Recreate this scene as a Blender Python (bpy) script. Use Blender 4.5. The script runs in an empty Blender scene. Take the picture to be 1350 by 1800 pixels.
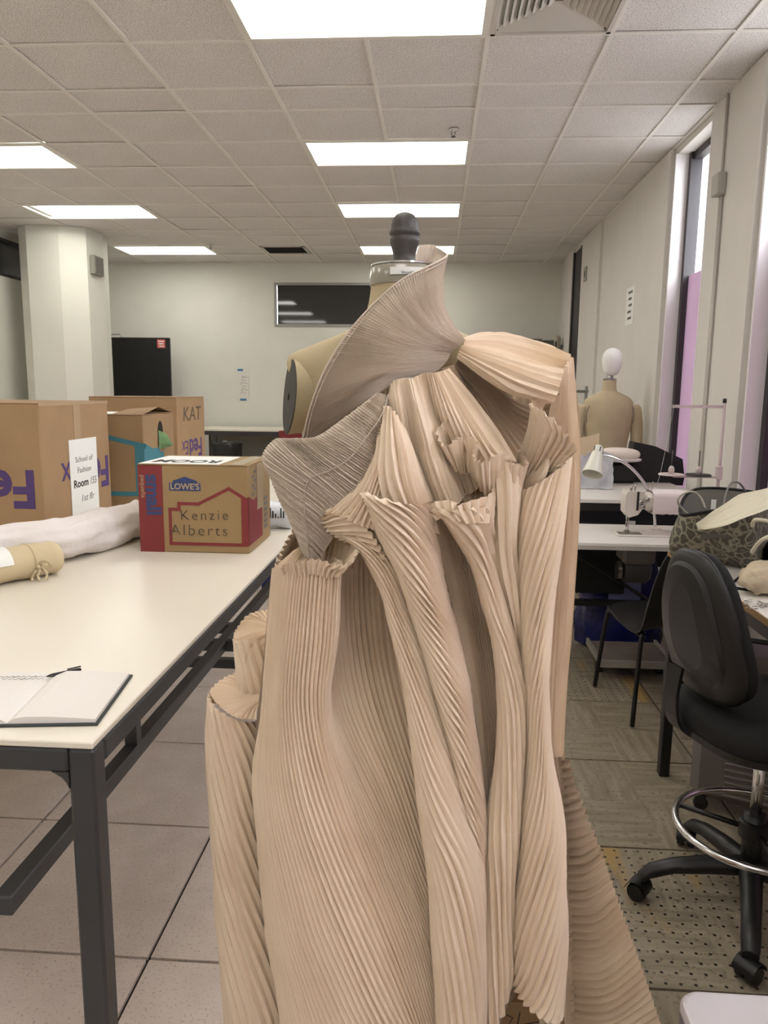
import bpy, math, random
from mathutils import Vector, Matrix, noise
random.seed(7)
R = math.radians
PI = math.pi
scene = bpy.context.scene
COL = scene.collection

# ------------------------------------------------------------------ camera, world, exposure
cam_d = bpy.data.cameras.new('camera')
cam = bpy.data.objects.new('camera', cam_d)
COL.objects.link(cam)
cam.rotation_mode = 'QUATERNION'
def cam_basis(pitch, yaw, roll):
    cp, sp, cy, sy = math.cos(pitch), math.sin(pitch), math.cos(yaw), math.sin(yaw)
    fw = Vector((-sy*cp, cy*cp, -sp)); r = Vector((cy, sy, 0)); u = r.cross(fw)
    c, s = math.cos(roll), math.sin(roll)
    r2 = c*r + s*u; u2 = -s*r + c*u
    return Matrix((r2, u2, -fw)).transposed()
cam.rotation_quaternion = cam_basis(.16034, .06544, .01042).to_quaternion()
cam.location = (0, 0, 1.5)
cam_d.sensor_fit = 'HORIZONTAL'
cam_d.sensor_width = 36
cam_d.lens = 1328.9/1350*36
cam_d.clip_start = .02
scene.camera = cam

world = bpy.data.worlds.new('overcast')
scene.world = world
world.use_nodes = True
bg = world.node_tree.nodes['Background']
bg.inputs['Color'].default_value = (.93, .95, 1, 1)
bg.inputs['Strength'].default_value = 7.0

vs = scene.view_settings
vs.view_transform = 'Standard'
vs.look = 'None'
vs.exposure = 0.92
vs.gamma = 1
vs.use_curve_mapping = False
LAMP = 5.2

# ------------------------------------------------------------------ materials
MATS = {}
def _n(nt, t, **k):
    n = nt.nodes.new(t)
    for a, b in k.items():
        setattr(n, a, b)
    return n
def mat(name, col, rough=.6, var=.0, scale=20, bump=0, bscale=None, metal=0, emit=None, estr=0, trans=0, col2=None, spec=.5, stretch=None, sheen=0, alpha=1, detail=3, sub=0):
    if name in MATS:
        return MATS[name]
    m = bpy.data.materials.new(name); m.use_nodes = True
    nt = m.node_tree; b = nt.nodes['Principled BSDF']
    b.inputs['Base Color'].default_value = (*col, 1)
    b.inputs['Roughness'].default_value = rough
    b.inputs['Metallic'].default_value = metal
    b.inputs['Specular IOR Level'].default_value = spec
    if trans: b.inputs['Transmission Weight'].default_value = trans
    if alpha < 1: b.inputs['Alpha'].default_value = alpha
    if sheen: b.inputs['Sheen Weight'].default_value = sheen
    if emit:
        b.inputs['Emission Color'].default_value = (*emit, 1); b.inputs['Emission Strength'].default_value = estr
    if var or bump or col2:
        tc = _n(nt, 'ShaderNodeTexCoord'); mp = _n(nt, 'ShaderNodeMapping')
        nt.links.new(tc.outputs['Object'], mp.inputs['Vector'])
        if stretch: mp.inputs['Scale'].default_value = stretch
        nz = _n(nt, 'ShaderNodeTexNoise'); nz.inputs['Scale'].default_value = scale; nz.inputs['Detail'].default_value = detail
        nt.links.new(mp.outputs['Vector'], nz.inputs['Vector'])
        if var or col2:
            rp = _n(nt, 'ShaderNodeValToRGB')
            c2 = col2 or tuple(min(1, c*(1+var)) for c in col); c1 = col if col2 else tuple(c*(1-var) for c in col)
            rp.color_ramp.elements[0].position = .35; rp.color_ramp.elements[1].position = .65
            rp.color_ramp.elements[0].color = (*c1, 1); rp.color_ramp.elements[1].color = (*c2, 1)
            nt.links.new(nz.outputs['Fac'], rp.inputs['Fac']); nt.links.new(rp.outputs['Color'], b.inputs['Base Color'])
        if bump:
            src = nz
            if bscale:
                src = _n(nt, 'ShaderNodeTexNoise'); src.inputs['Scale'].default_value = bscale; src.inputs['Detail'].default_value = 3
                nt.links.new(mp.outputs['Vector'], src.inputs['Vector'])
            bp = _n(nt, 'ShaderNodeBump'); bp.inputs['Strength'].default_value = bump; bp.inputs['Distance'].default_value = .01
            nt.links.new(src.outputs['Fac'], bp.inputs['Height']); nt.links.new(bp.outputs['Normal'], b.inputs['Normal'])
    MATS[name] = m
    return m

def srgb(r, g, b):
    f = lambda v: (v/255/12.92 if v/255 <= .04045 else ((v/255+.055)/1.055)**2.4)
    return (f(r), f(g), f(b))

# ------------------------------------------------------------------ mesh builder
class MB:
    def __init__(s): s.v = []; s.f = []
    def add(s, vs, fs):
        o = len(s.v); s.v += [tuple(p) for p in vs]; s.f += [tuple(i+o for i in q) for q in fs]; return s
    def box(s, x0, x1, y0, y1, z0, z1, M=None, bev=0):
        if bev:
            b = min(bev, (x1-x0)*.45, (y1-y0)*.45, (z1-z0)*.45)
            vs = []; idx = {}
            for i, (x, sx) in enumerate(((x0, 1), (x1, -1))):
                for j, (y, sy) in enumerate(((y0, 1), (y1, -1))):
                    for k, (z, sz) in enumerate(((z0, 1), (z1, -1))):
                        for a in range(3):
                            p = [x+sx*b, y+sy*b, z+sz*b]; p[a] = (x, y, z)[a]
                            idx[i, j, k, a] = len(vs); vs.append(tuple(p))
            fs = []
            for a in range(3):
                o1, o2 = [(1, 2), (2, 0), (0, 1)][a]
                for e in (0, 1):
                    q = []
                    for (p, r) in ((0, 0), (1, 0), (1, 1), (0, 1)):
                        c = [0, 0, 0]; c[a] = e; c[o1] = p; c[o2] = r; q.append(idx[(*c, a)])
                    fs.append(q if e else q[::-1])
            for a in range(3):
                o1, o2 = [(1, 2), (2, 0), (0, 1)][a]
                for p in (0, 1):
                    for r in (0, 1):
                        q = []
                        for (e, ax) in ((0, o1), (1, o1), (1, o2), (0, o2)):
                            c = [0, 0, 0]; c[a] = e; c[o1] = p; c[o2] = r; q.append(idx[(*c, ax)])
                        fs.append(q if (p == r) else q[::-1])
            for i in (0, 1):
                for j in (0, 1):
                    for k in (0, 1):
                        q = [idx[i, j, k, a] for a in range(3)]
                        fs.append(q if (i+j+k) % 2 else q[::-1])
        else:
            vs = [(x, y, z) for x in (x0, x1) for y in (y0, y1) for z in (z0, z1)]
            fs = [(0, 1, 3, 2), (4, 6, 7, 5), (0, 4, 5, 1), (2, 3, 7, 6), (0, 2, 6, 4), (1, 5, 7, 3)]
        if M: vs = [tuple(M @ Vector(p)) for p in vs]
        return s.add(vs, fs)
    def prism(s, poly, z0, z1, M=None):
        n = len(poly)
        vs = [(x, y, z0) for x, y in poly]+[(x, y, z1) for x, y in poly]
        fs = [tuple(range(n))[::-1], tuple(range(n, 2*n))]+[(i, (i+1) % n, n+(i+1) % n, n+i) for i in range(n)]
        if M: vs = [tuple(M @ Vector(p)) for p in vs]
        return s.add(vs, fs)
    def tube(s, pts, r, n=8, closed=False, caps=True):
        pts = [Vector(p) for p in pts]; m = len(pts)
        rs = r if isinstance(r, (list, tuple)) else [r]*m
        vs = []; up = None
        for i, p in enumerate(pts):
            a = pts[i-1] if (i or closed) else p; b = pts[(i+1) % m] if (i < m-1 or closed) else p
            d = (b-a).normalized()
            if up is None:
                up = Vector((0, 0, 1)) if abs(d.z) < .9 else Vector((1, 0, 0))
            x = up.cross(d).normalized(); y = d.cross(x).normalized(); up = y
            for k in range(n):
                t = 2*PI*k/n
                vs.append(p+(x*math.cos(t)+y*math.sin(t))*rs[i])
        fs = []
        for i in range(m if closed else m-1):
            for k in range(n):
                j = (i+1) % m
                fs.append((i*n+k, i*n+(k+1) % n, j*n+(k+1) % n, j*n+k))
        if caps and not closed:
            fs += [tuple(range(n))[::-1], tuple(range((m-1)*n, m*n))]
        return s.add(vs, fs)
    def lathe(s, prof, c=(0, 0, 0), n=20, M=None, sx=1, sy=1):
        vs = []; m = len(prof)
        for r, z in prof:
            for k in range(n):
                t = 2*PI*k/n; vs.append((r*sx*math.cos(t), r*sy*math.sin(t), z))
        fs = [(i*n+k, i*n+(k+1) % n, (i+1)*n+(k+1) % n, (i+1)*n+k) for i in range(m-1) for k in range(n)]
        fs += [tuple(range(n))[::-1], tuple(range((m-1)*n, m*n))]
        if M: vs = [tuple(M @ Vector(p)) for p in vs]
        vs = [(p[0]+c[0], p[1]+c[1], p[2]+c[2]) for p in vs]
        return s.add(vs, fs)
    def grid(s, rows, wrap=False):
        m = len(rows); n = len(rows[0])
        vs = [p for r in rows for p in r]
        fs = [(i*n+k, i*n+(k+1) % n, (i+1)*n+(k+1) % n, (i+1)*n+k) for i in range(m-1) for k in range(n if wrap else n-1)]
        return s.add(vs, fs)
    def build(s, name, m, parent=None, smooth=False, loc=None, angle=None, local=False):
        off = Vector((0, 0, 0))
        if parent and not local:
            p = parent
            while p: off += p.location; p = p.parent
        if loc: off = off+Vector(loc)
        me = bpy.data.meshes.new(name)
        me.from_pydata([(p[0]-off.x, p[1]-off.y, p[2]-off.z) for p in s.v], [], s.f)
        if smooth:
            me.shade_smooth()
            if angle:
                me.set_sharp_from_angle(angle=R(angle))
        me.materials.append(m)
        o = bpy.data.objects.new(name, me); COL.objects.link(o)
        if loc: o.location = loc
        if parent: o.parent = parent
        return o

def tag(o, label=None, cat=None, group=None, kind=None):
    if label: o['label'] = label
    if cat: o['category'] = cat
    if group: o['group'] = group
    if kind: o['kind'] = kind
    return o
def thing(name, label, cat, loc=(0, 0, 0), group=None):
    o = bpy.data.objects.new(name, None); COL.objects.link(o); o.location = loc
    o.empty_display_size = .05
    return tag(o, label, cat, group)
def struct(name, mb, m, parent=None, smooth=False):
    o = mb.build(name, m, parent, smooth)
    if not parent: o['kind'] = 'structure'
    return o
def shared(name, src, loc, parent, rotz=0):
    o = bpy.data.objects.new(name, src.data); COL.objects.link(o); o.location = loc; o.parent = parent
    o.rotation_euler.z = rotz
    return o
def copy_tree(o, parent=None):
    c = o.copy(); COL.objects.link(c); c.parent = parent
    for ch in list(o.children): copy_tree(ch, c)
    return c
def text(name, body, size, M, m, parent, extr=.0006, sx=1, align='CENTER', shear=0, bold=0, spacing=1):
    cu = bpy.data.curves.new(name, 'FONT'); cu.body = body; cu.size = size; cu.extrude = extr
    cu.align_x = align; cu.align_y = 'CENTER'; cu.shear = shear; cu.offset = bold; cu.space_character = spacing
    cu.resolution_u = 3
    tmp = bpy.data.objects.new(name, cu)
    me = bpy.data.meshes.new_from_object(tmp)
    bpy.data.objects.remove(tmp)
    me.materials.append(m)
    MM = M @ Matrix.Diagonal((sx, 1, 1, 1))
    off = Vector((0, 0, 0)); p = parent
    while p: off += p.location; p = p.parent
    me.transform(Matrix.Translation(-off) @ MM)
    o = bpy.data.objects.new(name, me); COL.objects.link(o); o.parent = parent
    return o
def frame(origin, xdir, ydir):
    x = Vector(xdir).normalized(); y = Vector(ydir); y = (y-x*y.dot(x)).normalized(); z = x.cross(y)
    M = Matrix((x, y, z)).transposed().to_4x4(); M.translation = Vector(origin); return M
def catmull(P, t):
    n = len(P)-1; t = min(max(t, 0), 1)*n; i = min(int(t), n-1); f = t-i
    p0 = P[max(i-1, 0)]; p1 = P[i]; p2 = P[i+1]; p3 = P[min(i+2, n)]
    return .5*((2*p1)+(p2-p0)*f+(2*p0-5*p1+4*p2-p3)*f*f+(3*p1-p0-3*p2+p3)*f**3)
def curve(pts, n):
    P = [Vector(p) for p in pts]; return [catmull(P, i/(n-1)) for i in range(n)]


# ------------------------------------------------------------------ room shell
XL, XR, YB, YF, ZC = -4.95, 1.71, 10.95, -3.6, 3.25
m_wall = mat('wall_paint', srgb(216, 215, 205), .75, .02, 3)
m_wallr = mat('wall_paint_right', srgb(218, 214, 208), .7, .02, 3)
m_trim = mat('white_trim', srgb(232, 228, 230), .45)
m_black = mat('black_frame', srgb(52, 49, 52), .45)
m_bar = mat('ceiling_bar', srgb(228, 224, 217), .5)
m_glassdark = mat('dark_glass', srgb(42, 44, 42), .04, spec=.8)

def ceiling_mat():
    m = mat('ceiling_tile', srgb(226, 222, 219), .9, .03, 2)
    nt = m.node_tree; b = nt.nodes['Principled BSDF']
    base = b.inputs['Base Color'].links[0].from_socket
    tc = _n(nt, 'ShaderNodeTexCoord')
    vo = _n(nt, 'ShaderNodeTexNoise'); vo.inputs['Scale'].default_value = 150; vo.inputs['Detail'].default_value = 1.5
    nt.links.new(tc.outputs['Object'], vo.inputs['Vector'])
    rp = _n(nt, 'ShaderNodeValToRGB'); rp.color_ramp.elements[0].position = .36; rp.color_ramp.elements[1].position = .46
    nt.links.new(vo.outputs['Fac'], rp.inputs['Fac'])
    mx = _n(nt, 'ShaderNodeMix'); mx.data_type = 'RGBA'
    mx.inputs['A'].default_value = (*srgb(172, 166, 160), 1)
    nt.links.new(rp.outputs['Color'], mx.inputs['Factor']); nt.links.new(base, mx.inputs['B'])
    nt.links.new(mx.outputs['Result'], b.inputs['Base Color'])
    bp = _n(nt, 'ShaderNodeBump'); bp.inputs['Strength'].default_value = .5; bp.inputs['Distance'].default_value = .003
    nt.links.new(rp.outputs['Color'], bp.inputs['Height']); nt.links.new(bp.outputs['Normal'], b.inputs['Normal'])
    return m
m_ctile = ceiling_mat()

# ceiling: slab above, one object per lay-in tile, bars between
ceil = struct('ceiling', MB().box(XL-.2, XR+.3, YF-.2, YB+.2, ZC+.12, ZC+.2), mat('plenum', (.05, .05, .05), .9))
GX = [XL, -4.73, -4.12, -3.51, -2.90, -2.26, -1.62, -.995, -.385, .225, .835, 1.445, XR]
GY = [2.31, 2.92, 3.53, 4.14, 4.75, 5.12, 5.72, 6.33, 6.94, 7.54, 8.15, 8.76, 9.08, 9.69, 10.29, YB]
LIGHTS = {(7, 2), (8, 2), (7, 6), (8, 6), (7, 9), (8, 9), (7, 13), (8, 13),
          (2, 2), (3, 2), (2, 6), (3, 6), (2, 9), (3, 9), (2, 13), (3, 13)}
VENTS = {(9, 2)}
tcache = {}
for i in range(len(GX)-1):
    for j in range(len(GY)-1):
        if (i, j) in LIGHTS or (i, j) in VENTS: continue
        w, d = GX[i+1]-GX[i], GY[j+1]-GY[j]
        cx, cy = (GX[i]+GX[i+1])/2, (GY[j]+GY[j+1])/2
        key = (round(w, 2), round(d, 2))
        dz = random.uniform(0, .004)
        if key not in tcache:
            o = MB().box(-w/2+.004, w/2-.004, -d/2+.004, d/2-.004, 0, .015, bev=.004).build('ceiling_tile', m_ctile, ceil, local=True)
            tcache[key] = o; o.location = (cx, cy, ZC+.006+dz)
        else:
            o = shared('ceiling_tile', tcache[key], (cx, cy, ZC+.006+dz), ceil)
        o.rotation_euler = (random.uniform(-.004, .004), random.uniform(-.004, .004), 0)
# plain continuation behind the viewpoint
MB().box(XL, -.995-.61, YF, -.9, ZC+.006, ZC+.02).box(XL, -4.12, -.9, 2.31, ZC+.006, ZC+.02).box(-2.9, -.995-.61, -.9, 2.31, ZC+.006, ZC+.02).box(-4.12, -2.9, -.29, 1.31, ZC+.006, ZC+.02).box(-4.12, -2.9, 1.915, 2.31, ZC+.006, ZC+.02).box(-.385+.61, XR, YF, 2.31, ZC+.006, ZC+.02).box(-.995-.61, .225, 1.92, 2.31, ZC+.006, ZC+.02)\
    .box(-.995-.61, .225, YF, -3.0, ZC+.006, ZC+.02).build('ceiling_tile', m_ctile, ceil)
MB().box(-.995-.61, -.995, -3.0, 1.92, ZC+.006, ZC+.02).box(-.995, .225, -2.0, -.61, ZC+.006, ZC+.02).box(-.995, .225, 0, 1.31, ZC+.006, ZC+.02)\
    .box(-.995, .225, -3.0, -2.61, ZC+.006, ZC+.02).build('ceiling_tile', m_ctile, ceil)
for i, x in enumerate(GX[1:-1], 1):
    y0 = GY[0]
    for j in range(len(GY)):
        split = j < len(GY)-1 and (i, j) in LIGHTS and (i-1, j) in LIGHTS
        if split or j == len(GY)-1:
            MB().box(x-.012, x+.012, y0, GY[j], ZC-.001, ZC+.007).build('grid_bar', m_bar, ceil)
            y0 = GY[j+1] if split else 0
for j, y in enumerate(GY[:-1]):
    # cross bars, cut per bay
    for i in range(len(GX)-1):
        if (i, j) in LIGHTS and (i, j-1) in LIGHTS: continue
        MB().box(GX[i]+.012, GX[i+1]-.012, y-.011, y+.011, ZC, ZC+.007).build('grid_bar', m_bar, ceil)
MB().box(XL, XL+.025, GY[0], YB, ZC-.002, ZC+.006).box(XR-.025, XR, GY[0], YB, ZC-.002, ZC+.006).box(XL, XR, YB-.025, YB, ZC-.002, ZC+.006).build('wall_angle', m_bar, ceil)

# ---- fluorescent fixtures
def lamp_mat():
    m = bpy.data.materials.new('lamp_diffuser'); m.use_nodes = True; nt = m.node_tree
    b = nt.nodes['Principled BSDF']; b.inputs['Base Color'].default_value = (.9, .9, .85, 1); b.inputs['Roughness'].default_value = .3
    # two tubes behind the lens: brightness along the width of the fitting
    tc = _n(nt, 'ShaderNodeTexCoord'); sp = _n(nt, 'ShaderNodeSeparateXYZ'); nt.links.new(tc.outputs['Object'], sp.inputs[0])
    mm = _n(nt, 'ShaderNodeMath', operation='MULTIPLY'); mm.inputs[1].default_value = 2*PI/.3; nt.links.new(sp.outputs['Y'], mm.inputs[0])
    cs = _n(nt, 'ShaderNodeMath', operation='COSINE'); nt.links.new(mm.outputs[0], cs.inputs[0])
    ma = _n(nt, 'ShaderNodeMath', operation='MULTIPLY_ADD'); ma.inputs[1].default_value = -.16*LAMP; ma.inputs[2].default_value = .84*LAMP
    nt.links.new(cs.outputs[0], ma.inputs[0]); nt.links.new(ma.outputs[0], b.inputs['Emission Strength'])
    b.inputs['Emission Color'].default_value = (1, .972, .90, 1)
    return m
m_lamp = lamp_mat()
m_tube = mat('lamp_tube', (.9, .9, .88), .4, emit=(1, .975, .91), estr=LAMP*2.2)
m_fix = mat('fixture_white', srgb(225, 223, 214), .4)
def ceiling_light(x0, y0, label, group, bare=False, w=1.215, d=.605):
    t = thing('ceiling_light', label, 'ceiling light', (x0+w/2, y0+d/2, ZC), group)
    W, D = w/2-.006, d/2-.006
    if bare:
        b = MB()
        b.box(-W, W, -D, D, .095, .1).box(-W, W, -D, -D+.01, 0, .1).box(-W, W, D-.01, D, 0, .1).box(-W, -W+.01, -D, D, 0, .1).box(W-.01, W, -D, D, 0, .1)
        b.build('housing', m_fix, t, local=True)
        for y in (-.21, -.07, .07, .21):
            MB().tube([(-W+.06, y, .05), (W-.06, y, .05)], .016, 10).build('lamp_tube', m_tube, t, True, local=True)
        for x in (-W+.04, W-.04):
            MB().box(x-.02, x+.02, -D+.03, D-.03, .02, .09).build('lamp_holder', m_fix, t, local=True)
        MB().box(-.05, .05, -.03, .03, .06, .09).build('ballast_cover', m_fix, t, local=True)
    else:
        MB().box(-W+.02, W-.02, -D+.02, D-.02, .004, .012).build('diffuser', m_lamp, t, local=True)
        MB().box(-W, W, -D, D, .06, .065).build('housing', m_fix, t, local=True)
    fr = MB()
    fr.box(-W, W, -D, -D+.022, -.004, .014).box(-W, W, D-.022, D, -.004, .014).box(-W, -W+.022, -D+.022, D-.022, -.004, .014).box(W-.022, W, -D+.022, D-.022, -.004, .014)
    fr.build('frame', m_fix, t, local=True)
    return t
G1 = 'fluorescent ceiling lights in the lay-in ceiling'
ceiling_light(-.995, 3.53, 'large lit fluorescent ceiling light cut by the top edge, nearest the camera', G1)
ceiling_light(-.995, 5.72, 'lit fluorescent ceiling light in middle row, second from the camera', G1)
ceiling_light(-.995, 7.54, 'lit fluorescent ceiling light in middle row, just above the dress form knob', G1)
ceiling_light(-.995, 9.69, 'lit fluorescent ceiling light in middle row, partly behind the dress form knob', G1)
ceiling_light(-4.12, 5.72, 'lit fluorescent ceiling light at the left edge of the photo', G1)
ceiling_light(-4.12, 7.54, 'open fluorescent ceiling light without lens, bare tubes showing, above the pillar', G1, True)
ceiling_light(-4.12, 9.69, 'lit fluorescent ceiling light above the black screen by the pillar', G1)
for x, y in ((-4.12, 3.53), (-4.12, 1.31), (-.995, 1.31), (-4.12, -.9), (-.995, -.61), (-.995, -2.61)):  # unseen fixtures, added along the grid to light the room and dress
    ceiling_light(x, y, 'unseen fluorescent ceiling light added to light the room, left of or behind the camera', 'unseen ceiling lights added for lighting')

# ---- vents, sprinklers
m_vent = mat('vent_white', srgb(205, 200, 192), .5)
v = thing('ceiling_vent', 'large white four-way louvred air vent beside the nearest ceiling light', 'air vent', (.53, 3.835, ZC))
b = MB(); W = .293
b.box(-W, W, -W, -W+.02, -.004, .012).box(-W, W, W-.02, W, -.004, .012).box(-W, -W+.02, -W, W, -.004, .012).box(W-.02, W, -W, W, -.004, .012)
b.build('frame', m_vent, v, local=True)
MB().box(-W, W, -W, W, .05, .055).build('back_plate', mat('vent_dark', srgb(120, 116, 110), .7), v, local=True)
for q in range(4):
    Mq = Matrix.Rotation(q*PI/2, 4, 'Z')
    for k in range(8):
        y = -W+.035+k*.032; h = abs(y)
        M2 = Mq @ Matrix.Translation((0, y, .016)) @ Matrix.Rotation(R(38), 4, 'X')
        MB().box(-h, h, -.017, .017, -.0015, .0015, M2).build('louvre', m_vent, v, local=True)
v = thing('ceiling_vent', 'small dark louvred air vent near the back wall', 'air vent', (-1.945, 9.97, ZC))
b = MB(); W, D = .28, .25
b.box(-W, W, -D, -D+.03, -.006, .004).box(-W, W, D-.03, D, -.006, .004).box(-W, -W+.03, -D, D, -.006, .004).box(W-.03, W, -D, D, -.006, .004)
b.build('frame', m_vent, v, local=True)
MB().box(-W+.03, W-.03, -D+.03, D-.03, .000, .003).build('back_plate', m_black, v, local=True)
for k in range(7):
    y = -D+.06+k*.06
    MB().box(-W+.03, W-.03, -.018, .018, -.001, .001, Matrix.Translation((0, y, -.003)) @ Matrix.Rotation(R(20), 4, 'X')).build('louvre', mat('louvre_dark', srgb(96, 92, 88), .6), v, local=True)
m_chrome = mat('chrome', (.75, .75, .75), .18, metal=1)
for (x, y), lab in (((.085, 5.50), 'small chrome fire sprinkler on the ceiling near the middle light'), ((-2.814, 9.6), 'tiny fire sprinkler at the end of the far left ceiling light')):
    s = thing('fire_sprinkler', lab, 'sprinkler', (x, y, ZC), 'fire sprinklers on the ceiling')
    MB().lathe([(.035, 0), (.033, -.006), (.012, -.008), (.01, -.02)], n=14).build('escutcheon', m_chrome, s, True, local=True)
    MB().tube([(-.012, 0, -.018), (-.014, 0, -.03), (0, 0, -.045), (.014, 0, -.03), (.012, 0, -.018)], .003, 6).lathe([(.016, -.046), (.016, -.05)], n=10).build('nozzle', mat('sprinkler_dark', srgb(90, 88, 84), .4, metal=.6), s, True, local=True)

# ---- walls
wb = struct('wall_back', MB().box(XL-.2, -2.30, YB, YB+.15, 0, ZC+.1).box(.03, XR+.2, YB, YB+.15, 0, ZC+.1).box(-2.30, .03, YB, YB+.15, 0, 2.385).box(-2.30, .03, YB, YB+.15, 2.97, ZC+.1), m_wall)
struct('wall_front', MB().box(XL-.2, XR+.2, YF-.15, YF, 0, ZC+.1), m_wall)
w = MB().box(XL-.15, XL, YF, 7.2, 0, ZC+.1).box(XL-.15, XL, 7.2, YB, 0, 2.76).box(XL-.15, XL, 7.2, YB, 3.13, ZC+.1).box(XL-.15, XL, 9.7, YB, 2.76, 3.13)
struct('wall_left', w, m_wall)
# interior window in back wall
wi = tag(MB().box(-2.27, 0, YB+.03, YB+.04, 2.41, 2.945).build('window_1', m_glassdark), kind='structure')
m_alu = mat('window_alu', srgb(150, 150, 145), .4, metal=.3)
MB().box(-2.31, .04, YB-.015, YB+.05, 2.375, 2.41).box(-2.31, .04, YB-.015, YB+.05, 2.945, 2.98).box(-2.31, -2.275, YB-.015, YB+.05, 2.41, 2.945).box(.005, .04, YB-.015, YB+.05, 2.41, 2.945).build('window_frame', m_alu, wi)
wl = tag(MB().box(XL-.06, XL-.05, 7.2, 9.7, 2.76, 3.13).build('window_2', mat('dark_pane', srgb(58, 60, 62), .15)), kind='structure')
MB().box(XL-.06, XL+.012, 7.16, 9.74, 2.735, 2.765).box(XL-.06, XL+.012, 7.16, 9.74, 3.125, 3.155).box(XL-.05, XL+.012, 8.4, 8.44, 2.76, 3.13).build('window_frame', m_black, wl)
struct('baseboard_back', MB().box(XL, XR, YB-.012, YB, 0, .1), m_black)

# pillar on the left, chamfered
c = MB().prism([(-4.70, 8.56), (-4.56, 8.46), (-4.19, 8.46), (-3.94, 8.60), (-3.90, 8.95), (-3.98, 9.25), (-4.70, 9.25)], 0, ZC+.004)
struct('wall_pillar', c, m_wall)
b = thing('wall_speaker', 'small grey box mounted high on the white pillar', 'wall box', (-3.925, 8.76, 2.76))
MB().box(-3.93, -3.87, 8.64, 8.88, 2.76, 2.97, bev=.008).build('housing', mat('speaker_grey', srgb(128, 126, 116), .6), b)
MB().box(-3.872, -3.866, 8.66, 8.86, 2.78, 2.95).build('grille', mat('speaker_grille', srgb(112, 110, 102), .8, .1, 300), b)

# right wall with tall windows; openings (y0,y1)
OPEN = [(-2.6, -1.2), (-.4, 1.1), (1.9, 2.6), (3.35, 4.33), (5.18, 5.94)]
Z0, Z1 = .35, 3.2
w = MB(); ys = [YF]+[q for o in OPEN for q in o]+[YB]
for k in range(0, len(ys), 2):
    w.box(XR, XR+.30, ys[k], ys[k+1], 0, ZC+.1)
for a, c_ in OPEN:
    w.box(XR, XR+.30, a, c_, 0, Z0).box(XR, XR+.30, a, c_, Z1, ZC+.1)
wr = struct('wall_right', w, m_wallr)
# shallow pilasters that break up the wall
MB().box(XR-.035, XR, 5.98, 7.45, 0, ZC-.004).build('wall_panel', m_wallr, wr)
MB().box(XR-.03, XR, 8.35, 9.36, 0, ZC-.004).build('wall_panel', m_wallr, wr)
MB().box(XR-.03, XR, 9.98, 10.35, 0, ZC-.004).build('wall_panel', m_wallr, wr)
MB().box(XR-.035, XR, 4.36, 4.70, 0, ZC-.004).box(XR-.02, XR, 4.735, 5.15, 0, ZC-.004).build('wall_panel', m_wallr, wr)
def film_mat():
    m = bpy.data.materials.new('lavender_film'); m.use_nodes = True; nt = m.node_tree
    nt.nodes.remove(nt.nodes['Principled BSDF']); out = nt.nodes['Material Output']
    tr = _n(nt, 'ShaderNodeBsdfTranslucent'); tr.inputs['Color'].default_value = (*srgb(170, 150, 164), 1)
    df = _n(nt, 'ShaderNodeBsdfDiffuse'); df.inputs['Color'].default_value = (*srgb(190, 180, 188), 1)
    mx = _n(nt, 'ShaderNodeMixShader'); mx.inputs[0].default_value = .45
    nt.links.new(tr.outputs[0], mx.inputs[1]); nt.links.new(df.outputs[0], mx.inputs[2]); nt.links.new(mx.outputs[0], out.inputs[0])
    return m
m_film = film_mat()
m_glass = bpy.data.materials.new('clear_glass'); m_glass.use_nodes = True
_nt = m_glass.node_tree; _nt.nodes.remove(_nt.nodes['Principled BSDF'])
_t = _n(_nt, 'ShaderNodeBsdfTransparent'); _g = _n(_nt, 'ShaderNodeBsdfGlossy'); _g.inputs['Roughness'].default_value = .02
_m = _n(_nt, 'ShaderNodeMixShader'); _m.inputs[0].default_value = .06
_nt.links.new(_t.outputs[0], _m.inputs[1]); _nt.links.new(_g.outputs[0], _m.inputs[2]); _nt.links.new(_m.outputs[0], _nt.nodes['Material Output'].inputs[0])
for k, (a, c_) in enumerate(OPEN):
    fx0, fx1 = XR+.10, XR+.16
    fr = MB().box(fx0, fx1, a, a+.055, Z0, Z1).box(fx0-.02, fx1, c_-.075, c_, Z0, Z1).box(fx0, fx1, a, c_, Z0, Z0+.05).box(fx0, fx1, a, c_, Z1-.05, Z1)
    wd = tag(fr.build('window_%d' % (k+3), m_black), kind='structure')
    MB().box(XR+.128, XR+.132, a+.055, c_-.055, Z0+.05, Z1-.05).build('pane', m_glass, wd)
    MB().box(XR+.120, XR+.122, a+.055, c_-.055, Z0+.05, 2.345).build('film', m_film, wd)
    MB().box(XR-.012, XR+.10, c_-.022, c_, Z0, Z1).box(XR-.012, XR+.10, a, a+.022, Z0, Z1).box(XR-.012, XR+.10, a, c_, Z0-.02, Z0).build('window_jamb', m_trim, wd)
bo = tag(MB().box(XR-.012, XR, 9.40, 9.94, .35, ZC-.05).build('window_8', m_black), kind='structure')
MB().box(XR-.03, XR-.012, 9.40, 9.45, .35, ZC-.05).box(XR-.03, XR-.012, 9.89, 9.94, .35, ZC-.05).build('window_frame', m_black, bo)
# conduit and junction box on the wall beside the near window
cd = thing('wall_conduit', 'thin surface conduit with a grey junction box running down the right wall', 'conduit', (XR-.02, 4.89, 0))
MB().tube([(XR-.032, 4.875, .05), (XR-.032, 4.875, 2.67)], .009, 8).tube([(XR-.030, 4.905, .05), (XR-.030, 4.905, 3.24)], .008, 8).build('pipe', mat('conduit_white', srgb(196, 190, 184), .4), cd, True)
MB().box(XR-.075, XR-.02, 4.84, 4.94, 2.665, 2.79, bev=.006).build('junction_box', mat('conduit_box', srgb(176, 172, 166), .4), cd)
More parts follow.
